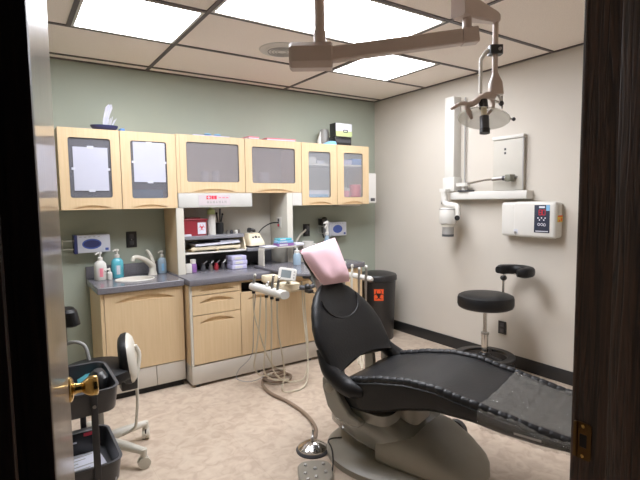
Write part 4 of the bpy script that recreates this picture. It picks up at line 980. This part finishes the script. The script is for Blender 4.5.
b = MB(); b.box(-2.835, -2.752, -1.285, -1.215, .355, .420, 'black', bev=.008); b.tube([(sx, sy, .425), (-2.83, -1.25, .40)], .018, 'black', 10); part('tilt_mechanism', b, t)
b = MB(); b.lathe([(.05, .07), (.05, .12), (.03, .135), (0, .135)], (sx, sy, 0), 'offw', 20); part('hub', b, t)
for k in range(5):
    a = math.radians(24+72*k-3); c, s = math.cos(a), math.sin(a); L_ = .27
    b = MB(); b.tube([(sx+.02*c, sy+.02*s, .105), (sx+.15*c, sy+.15*s, .10), (sx+L_*c, sy+L_*s, .088)], [.030, .025, .018], 'offw', 10); b.cyl((sx+L_*c, sy+L_*s, .06), (sx+L_*c, sy+L_*s, .10), .017, 'offw', 14); lg = part('leg', b, t, 'off-white base leg')
    b = MB(); caster(b, sx+L_*c, sy+L_*s, a+.9, 'offw', .030); part('caster', b, lg)
b = MB(); b.tube([(sx-.02, sy+.05, .428), (-3.06, -1.08, .43), (-3.10, -1.02, .47), (-3.09, -1.02, .56), (-3.03, -1.05, .60), (-2.975, -1.08, .58), (-2.958, -1.10, .50)], .010, 'grey', 10, smooth=5); part('support_tube', b, t, 'gray curved tube')
b = MB(); b.tube([(-3.06, -1.035, .59), (-3.06, -1.04, .68), (-3.055, -1.045, .72)], .011, 'dgrey', 10); b.loft([[(-3.03+x*k_+dx, -1.06+y*k_, z) for x, y in superell(.045, .07, 20, 2.6)] for k_, z, dx in ((.75, .695, -.006), (1, .705, 0), (1, .775, -.014), (.8, .79, -.018))], 'leather'); part('arm_pad', b, t)

# ------------------------------------------------------------------ trolley
cx0, cx1, cy0, cy1 = -3.36, -2.990, -2.13, -1.80
t = thing('utility_cart', 'dark gray three tier rolling cart beside the open door', 'cart', ((cx0+cx1)/2, (cy0+cy1)/2, 0))
def tray(z, h=.085):
    cx, cy = (cx0+cx1)/2, (cy0+cy1)/2; w_, d_ = cx1-cx0, cy1-cy0; b = MB()
    o = [rrect(w_, d_, .045, 6), rrect(w_-.012, d_-.012, .040, 6)]
    L_ = lambda lp, zz, k_=1.0: [(cx+x*k_, cy+y*k_, zz) for x, y in lp]
    b.loft([L_(o[0], z-h, .94), L_(o[0], z-h+.004, .95), L_(o[0], z-.006), L_(rrect(w_+.008, d_+.008, .048, 6), z-.003), L_(rrect(w_+.008, d_+.008, .048, 6), z), L_(o[1], z), L_(o[1], z-h+.01, .94)], 'dgrey')
    return part('tray', b, t)
for z in (.705, .440, .15): tray(z)
for x in (-3.075, -3.275):
    for y in (cy0-.006, cy1+.006):
        b = MB(); b.box(x-.011, x+.011, y-.004, y+.004, .06, .705, 'dgrey', bev=.002); ps = part('post', b, t)
        b = MB(); sg = -1 if y < -2 else 1
        for z in (.655, .390): b.cyl((x, y+sg*.004, z), (x, y+sg*.007, z), .006, 'steel', 10)
        part('screw', b, ps)
for x in (-3.31, -3.04):
    for y in (cy0+.05, cy1-.05):
        b = MB(); caster(b, x, y, .3, 'black', .022); b.cyl((x, y, .04), (x, y, .066), .008, 'dgrey', 8); part('caster', b, t)
b = MB(); b.loft([[(-3.045+x*k_+ox, -1.965+y*k_, .632+z) for x, y in superell(.040, .065, 18, 2.2)] for k_, z, ox in ((.9, 0, 0), (1, .03, 0), (.8, .07, .01), (.4, .09, .012))], 'black'); solo('pouch', b, 'black pouch in the top tray of the dark cart', 'pouch')
b = MB(); b.prism([(0, 0), (.055, .008), (.05, .02), (.06, .04), (.02, .034), (-.01, .016)], (-3.085, -1.875, .64), (1, 0, 0), (.0, -.35, .9), (0, .02, .012), 'teal'); solo('glove', b, 'teal blue crumpled glove in the top tray beside the black pouch', 'glove')
b = MB(); b.box(-3.33, -3.15, -2.09, -1.84, .622, .640, 'paper', bev=.002); solo('folder', b, 'white folder flat in the top tray by the door', 'folder')
b = MB(); b.prism([(-.10, -.125), (.10, -.125), (.10, .125), (-.10, .125)], (-3.125, -2.0, .3625), (1, .1, 0), (-.1, 1, 0), (0, 0, .010), 'paper')
t2 = thing('document', 'white printed sheets in the second tray of the dark cart', 'papers', (-3.125, -2.0, .3625)); part('sheet', b, t2)
b = MB()
for i in range(9): 
    y = .10-.024*i; b.prism([(-.08, y), (.075-.03*(i % 3), y), (.075-.03*(i % 3), y+.006), (-.08, y+.006)], (-3.125, -2.0, .3727), (1, .1, 0), (-.1, 1, 0), (0, 0, .0005), 'grey')
part('print', b, t2); t2.children[-1]['kind'] = 'stuff'
t2 = thing('case', 'black case with red tag standing at the back of the second tray', 'case', (-3.12, -1.855, .362))
b = MB(); b.box(-3.21, -3.04, -1.873, -1.836, .362, .460, 'black', bev=.006); part('body', b, t2)
b = MB(); b.box(-3.085, -3.05, -1.8738, -1.872, .440, .453, 'bred'); part('tag', b, t2, 'red tag')
b = MB(); b.box(-3.155, -3.11, -1.8738, -1.872, .420, .426, 'paper'); part('mark', b, t2, 'pale mark')

# ------------------------------------------------------------------ ceiling mounted dental lamp
LR = Vector((.8308, -.5566, 0)); LN = Vector((-.5566, -.8308, 0))                                            # along the arm, towards the doorway
lamp = thing('dental_lamp', 'taupe dental lamp on jointed arms hanging from a ceiling pole', 'lamp', (-2.155, -2.172, H-.01), math.atan2(LR.y, LR.x))
def lp(o, a, n, z): return Vector(o)+LR*a+LN*n+Vector((0, 0, z))
PO = Vector((-2.155, -2.172, 0))
b = MB(); b.cyl(lp(PO, 0, 0, 1.98), lp(PO, 0, 0, H-.002), .0215, 'lampw', 24); b.cyl(lp(PO, 0, 0, 1.985), lp(PO, 0, 0, 2.045), .026, 'lampw', 24); b.lathe([(.09, -.02), (.09, -.004), (0, -.004)], lp(PO, 0, 0, H), 'lampw', 28); part('pole', b, lamp)
b = MB()
def sect(h, d, c): return [(-d, -h+c), (-d+c, -h), (d-c, -h), (d, -h+c), (d, h-c), (d-c, h), (-d+c, h), (-d, h-c)]
b.loft([[lp(PO, a, x, 1.942+y) for x, y in sect(.052*k_, .050*k_, .022*k_)] for a, k_ in ((-.128, .86), (-.118, 1), (.045, 1), (.052, .9))], 'lampw'); part('swivel_box', b, lamp, angle=25)
E0 = lp(PO, .04, 0, 1.948); E1 = Vector((-1.615, -2.542, 2.018))
b = MB(); d = (E1-E0).normalized(); hgt = d.cross(LN).normalized()
if hgt.z < 0: hgt = -hgt
b.loft([[E0+d*s+LN*x+hgt*y for x, y in sect(h, .026, .006)] for s, h in ((0, .030), ((E1-E0).length-.065, .029))], 'lampw'); b.loft([[E1+d*s+LN*x+hgt*y for x, y in sect(.031, .029, .006)] for s in (-.064, .0)], 'lampw'); part('lower_arm', b, lamp, angle=25)
b = MB(); b.cyl((-1.645, -2.515, 2.045), (-1.645, -2.515, 2.098), .019, 'lampw', 18); part('joint_pin', b, lamp)
F0, F1 = Vector((-1.662, -2.503, 2.135)), Vector((-1.400, -2.478, 2.150)); d = (F1-F0).normalized(); sd = Vector((d.y, -d.x, 0))
b = MB(); b.loft([[F0+d*s+sd*x+Vector((0, 0, y)) for x, y in sect(h, w_, .008)] for s, h, w_ in ((-.03, .045, .034), (.0, .047, .036), (.08, .042, .030), (.25, .026, .020), (.272, .020, .016))], 'lampw'); part('upper_arm', b, lamp, angle=25)
HO = Vector((-1.416, -2.487, 0)); px = .00449
b = MB(); b.cyl(lp(HO, 0, 0, 1.87), lp(HO, 0, 0, 2.135), .0125, 'lampw', 16); part('drop_rod', b, lamp)
b = MB(); c = lp(HO, 0, 0, 2.004); b.loft([[c+LR*x+LN*y+Vector((0, 0, z)) for x, y in rrect(.060, .045, .01)] for z in (-.020, .020)], 'black'); b.cyl(c+LN*.02+LR*.012, c+LN*.03+LR*.012, .007, 'grey', 10); part('clamp', b, lamp, 'black clamp')
b = MB(); b.tube([c-LR*.03, c-LR*.045+Vector((0, 0, -.012)), c-LR*.062+Vector((0, 0, -.038)), c-LR*.064+Vector((0, 0, -.06)), c-LR*.064+Vector((0, 0, -.19))], [.010, .010, .009, .0085, .0085], 'white', 10, smooth=3); part('side_rod', b, lamp, 'white side rod')
hd = part('head_housing', MB().loft([[lp(HO, x+ox, y, z) for x, y in rrect(w_, d_, .012)] for w_, d_, ox, z in ((.022, .022, 0, 1.915), (.030, .030, .002, 1.895), (.055, .042, .004, 1.862), (.062, .046, .006, 1.815), (.060, .044, .006, 1.808))], 'lampw'), lamp)
def hp2(X_, Y_, n=0.0): return lp(HO, (X_-496)*px, n, 1.808-(Y_-94)*px)                                       # coordinates on the lamp head, 4.5 mm steps
b = MB(); b.tube([hp2(496, 95), hp2(488, 95, .01), hp2(479, 99, .02), hp2(470, 104.5, .03), hp2(460, 104, .045), hp2(452, 108, .055), hp2(449, 110, .06)], [.016, .017, .015, .013, .009, .008, .007], 'lampw', 12, smooth=5); part('yoke', b, lamp)
b = MB(); b.tube([hp2(492, 95, -.01), hp2(496, 100, -.02), hp2(495.5, 106, -.02), hp2(491, 112, -.02)], [.012, .011, .010, .008], 'lampw', 10, smooth=4); part('yoke_fork', b, lamp); b = MB(); b.tube([hp2(470, 103, .03), hp2(466, 107, .035), hp2(469, 113, .03), hp2(472, 118, .02)], [.011, .012, .011, .007], 'lampw', 10, smooth=4); part('yoke_fork', b, lamp)
b = MB(); b.tube([hp2(499, 94), hp2(502, 98), hp2(503.5, 102)], .006, 'white', 8); b.ball(hp2(503, 102.5), .012, 'dgrey', 10, 8); b.tube([hp2(503.5, 95), hp2(504, 108)], .004, 'steel', 8); b.tube([hp2(496, 100), hp2(503, 102)], .006, 'chrome', 8); part('tee_handle', b, lamp)
# reflector: shallow curved glass wing seen from below
b = MB(); rc = hp2(484, 117.5, .02); fwd = (LN*.78-LR*.15-Vector((0, 0, .62))).normalized(); rv = fwd.cross(LR).normalized(); ru = rv.cross(fwd)
loops = []
for k_ in (1.0, .86, .68, .48, .26, .06):
    loops.append([rc+ru*x*k_+rv*y*k_-fwd*(.065*(1-k_*k_))*1.0 for x, y in superell(.112, .056, 36, 2.0)])
b.loft(loops, 'refl', cap=False); b.loft([[rc+ru*x*k_+rv*y*k_+fwd*o_ for x, y in superell(.112, .056, 36, 2.0)] for k_, o_ in ((1, 0), (1.03, .004), (1.0, .008))], 'refl', cap=False); part('reflector', b, lamp, 'pale glass reflector')
b = MB(); b.cyl(hp2(483, 100.5, .02), hp2(483, 108, .03), .020, 'black', 16); b.cyl(hp2(483, 107, .03), hp2(482.5, 118, .045), .013, 'cream', 14); b.cyl(hp2(482.5, 117, .045), hp2(482, 131, .06), .0205, 'dgrey', 18); b.cyl(hp2(482, 129.5, .06), hp2(481.8, 134, .063), .0225, 'black', 18); part('bulb_housing', b, lamp, 'dark bulb housing')
b = MB(); b.tube([hp2(508, 118, .02), hp2(513, 119, .02)], .004, 'steel', 8); b.ball(hp2(514, 119, .02), .009, 'dgrey', 10, 8); part('side_knob', b, lamp)

# ------------------------------------------------------------------ x-ray unit and fittings on the right wall
t = thing('xray_unit', 'white wall mounted x-ray arm with camera head below a tall column', 'x-ray unit', (-.06, -1.2, 0))
b = MB(); b.box(-.092, -.001, -1.135, -1.035, 1.52, 2.205, 'white', bev=.004); part('column', b, t)
b = MB(); b.box(-.10, -.001, -1.150, -1.022, 1.405, 1.525, 'white', bev=.006); part('column_foot', b, t)
b = MB(); b.cyl((-.022, -1.195, 1.42), (-.022, -1.195, 2.19), .007, 'grey', 10); b.box(-.028, -.001, -1.20, -1.19, 2.14, 2.16, 'grey'); part('cable_rod', b, t)
b = MB(); b.box(-.092, -.001, -1.815, -1.10, 1.335, 1.398, 'white', bev=.006); part('wall_bracket', b, t, 'long white wall bracket')
b = MB(); b.box(-.105, -.012, -1.29, -1.19, 1.40, 1.412, 'dgrey'); b.cyl((-.07, -1.225, 1.41), (-.07, -1.225, 1.475), .018, 'white', 14); b.loft([[(-.07+x, -1.22+y, z) for x, y in rrect(.07, .12, .03)] for z in (1.445, 1.475)], 'white'); b.cyl((-.07, -1.262, 1.40), (-.07, -1.262, 1.478), .008, 'steel', 10); part('pivot', b, t)
b = MB(); b.tube([(-.08, -1.25, 1.462), (-.09, -1.45, 1.487), (-.09, -1.62, 1.494)], .009, 'chrome', 10); b.cyl((-.09, -1.52, 1.490), (-.09, -1.64, 1.495), .016, 'steel', 14); b.cyl((-.09, -1.615, 1.4945), (-.09, -1.635, 1.4955), .019, 'dgrey', 14); part('folded_arm', b, t, 'chrome folded arm')
b = MB(); b.box(-.115, -.042, -1.69, -1.645, 1.468, 1.522, 'olive', bev=.006); part('arm_end', b, t, 'olive gray arm end block')
b = MB(); b.tube([(-.14, -1.075, 1.41), (-.14, -1.08, 1.325), (-.14, -1.11, 1.295), (-.145, -1.17, 1.29), (-.15, -1.225, 1.275), (-.15, -1.235, 1.215), (-.15, -1.225, 1.175)], [.026, .026, .025, .022, .022, .020, .018], 'white', 14, smooth=4); b.box(-.165, -.095, -1.11, -1.04, 1.40, 1.43, 'white', bev=.006); part('neck', b, t)
b = MB(); b.lathe([(.0, 1.095), (.066, 1.10), (.072, 1.11), (.072, 1.225), (.066, 1.235), (0, 1.237)], (-.155, -1.135, .03), 'white', 30); b.lathe([(.0725, 1.222), (.074, 1.225), (.0725, 1.229)], (-.155, -1.135, .03), 'grey', 30, cap=False); part('tube_head', b, t)
b = MB(); b.lathe([(.056, 1.075), (.056, 1.097), (0, 1.097)], (-.155, -1.135, .03), 'offw', 26); b.lathe([(.048, 1.01), (.048, 1.076), (0, 1.076)], (-.155, -1.135, .03), 'grey', 26); b.lathe([(.05, .992), (.05, 1.012), (.04, 1.012)], (-.155, -1.135, .03), 'dgrey', 26); part('cone', b, t, 'gray cone')
b = MB(); k_ = Vector((-.16, -1.235, 1.185)); b.cyl(k_, k_+Vector((-.035, -.03, 0)), .026, 'white', 18); b.cyl(k_+Vector((-.03, -.026, 0)), k_+Vector((-.052, -.044, 0)), .021, 'black', 18); part('knob', b, t, 'black knob')
outlet_x = thing('wall_switch', 'small black switch plate on the beige wall beside the x-ray neck', 'switch', (-.004, -.955, 1.30))
b = MB(); b.box(-.008, -.001, -.99, -.925, 1.295, 1.405, 'black', bev=.002); part('plate', b, outlet_x)
b = MB(); b.box(-.011, -.008, -.965, -.95, 1.34, 1.36, 'grey'); part('toggle', b, outlet_x)
t = thing('wall_panel', 'flat white cabinet panel on the beige wall above the bracket', 'panel', (-.02, -1.6, 1.40))
b = MB(); b.box(-.035, -.001, -1.745, -1.485, 1.402, 1.795, 'niche', bev=.003); part('body', b, t)
b = MB(); b.box(-.045, -.001, -1.750, -1.480, 1.796, 1.822, 'white', bev=.003); part('top_rail', b, t, 'bright top rail')
b = MB(); b.box(-.038, -.033, -1.751, -1.741, 1.402, 1.795, 'grey'); part('side_trim', b, t)
for z in (1.72, 1.69):
    b = MB(); b.box(-.0375, -.035, -1.600, -1.583, z-.009, z+.009, 'dgrey', bev=.002); part('slot', b, t)
b = MB(); b.cyl((-.035, -1.69, 1.502), (-.055, -1.69, 1.502), .011, 'steel', 12); b.cyl((-.035, -1.675, 1.508), (-.05, -1.675, 1.508), .007, 'steel', 10); part('lock', b, t)
t = thing('control_box', 'white x-ray control box with dark display under the wall bracket', 'control box', (-.05, -1.83, 1.05))
b = MB(); b.box(-.088, -.001, -2.045, -1.600, 1.052, 1.310, 'white', bev=.022, seg=4); part('housing', b, t)
b = MB(); b.box(-.104, -.05, -2.047, -1.715, 1.050, 1.314, 'white', bev=.022, seg=4); part('front_cover', b, t)
b = MB(); b.box(-.1062, -.104, -2.005, -1.888, 1.090, 1.290, 'panel', bev=.002); ds = part('display', b, t, 'dark display panel')
def seg7(y, z, h, digit):
    on = {'1': 'bc', '8': 'abcdefg', '3': 'abgcd', '0': 'abcdef'}[digit]; w_ = h*.55; m = MB(); q = h*.06
    S_ = dict(a=(0, h, 1), g=(0, h/2, 1), d=(0, 0, 1), f=(0, h/2, 0), b=(w_, h/2, 0), e=(0, 0, 0), c=(w_, 0, 0))
    for k in on:
        dy, dz, hor = S_[k]
        if hor: m.box(-.1068, -.1062, y-w_, y, z+dz-q, z+dz+q, 'seg')
        else: m.box(-.1068, -.1062, y-dy-q, y-dy+q, z+dz, z+dz+h/2, 'seg')
    return m
m = MB()
for i, dg in enumerate('80'):
    r_ = seg7(-1.925-.026*i, 1.218, .036, dg); m.add(r_.v, r_.f, 'seg')
part('readout', m, ds, 'red digits')
b = MB(); b.box(-.1066, -.1062, -1.968, -1.925, 1.268, 1.280, 'paper'); part('name_bar', b, ds)
b = MB(); b.box(-.1068, -.1062, -2.004, -1.978, 1.248, 1.288, 'lblue'); part('blue_tag', b, ds, 'light blue tag')
b = MB()
for y, z in ((-1.918, 1.196), (-1.945, 1.197), (-1.972, 1.196), (-1.93, 1.182), (-1.962, 1.182)): b.cyl((-.1062, y, z), (-.1067, y, z), .005, 'paper', 10)
for y, z in ((-1.925, 1.150), (-1.948, 1.150), (-1.968, 1.148)): b.lathe([(.007, 0), (.010, .0006), (.007, .0008)], (-.1062, y, z), 'paper', 14, axis=(-1, 0, 0), cap=False)
b.box(-.1067, -.1062, -1.995, -1.90, 1.098, 1.104, 'paperl'); part('symbols', b, ds); ds.children[-1]['kind'] = 'stuff'
b = MB(); b.cyl((-.104, -1.742, 1.083), (-.112, -1.742, 1.083), .010, 'steel', 14); b.box(-.106, -.104, -1.758, -1.728, 1.076, 1.108, 'paperl'); part('key_lock', b, t)
b = MB(); b.box(-.080, -.018, -2.0500, -2.0455, 1.168, 1.215, 'yellow'); b.box(-.080, -.018, -2.0506, -2.0500, 1.205, 1.215, 'orange'); wl = part('warning_label', b, t, 'yellow and orange warning label')
b = MB(); b.prism([(-.070, 1.172), (-.050, 1.172), (-.060, 1.192)], (0, -2.0506, 0), (1, 0, 0), (0, 0, 1), (0, .0005, 0), 'bred'); b.box(-.044, -.024, -2.0506, -2.0501, 1.176, 1.196, 'orange'); part('warning_mark', b, wl)
b = MB(); b.box(-.070, -.025, -2.050, -2.046, 1.228, 1.288, 'offw', bev=.002); part('side_plate', b, t)
t = thing('wall_outlet', 'black wall outlet low on the beige wall behind the operator stool', 'outlet', (-.004, -1.573, .243))
b = MB(); b.box(-.008, -.001, -1.61, -1.537, .245, .352, 'black', bev=.003); part('plate', b, t)
for z in (.275, .322):
    b = MB(); b.box(-.011, -.008, -1.59, -1.557, z-.015, z+.015, 'dgrey', bev=.003); part('socket', b, t)

scene.world = bpy.data.worlds.new('world'); scene.world.use_nodes = True
bg = scene.world.node_tree.nodes['Background']; bg.inputs['Color'].default_value = (.5, .52, .6, 1); bg.inputs['Strength'].default_value = .012
scene.view_settings.view_transform = 'Standard'
scene.view_settings.look = 'None'
scene.view_settings.exposure = 0.0
scene.view_settings.gamma = 1.1
scene.cycles.use_denoising = True
scene.cycles.max_bounces = 10; scene.cycles.transparent_max_bounces = 12
scene.cycles.sample_clamp_indirect = 6
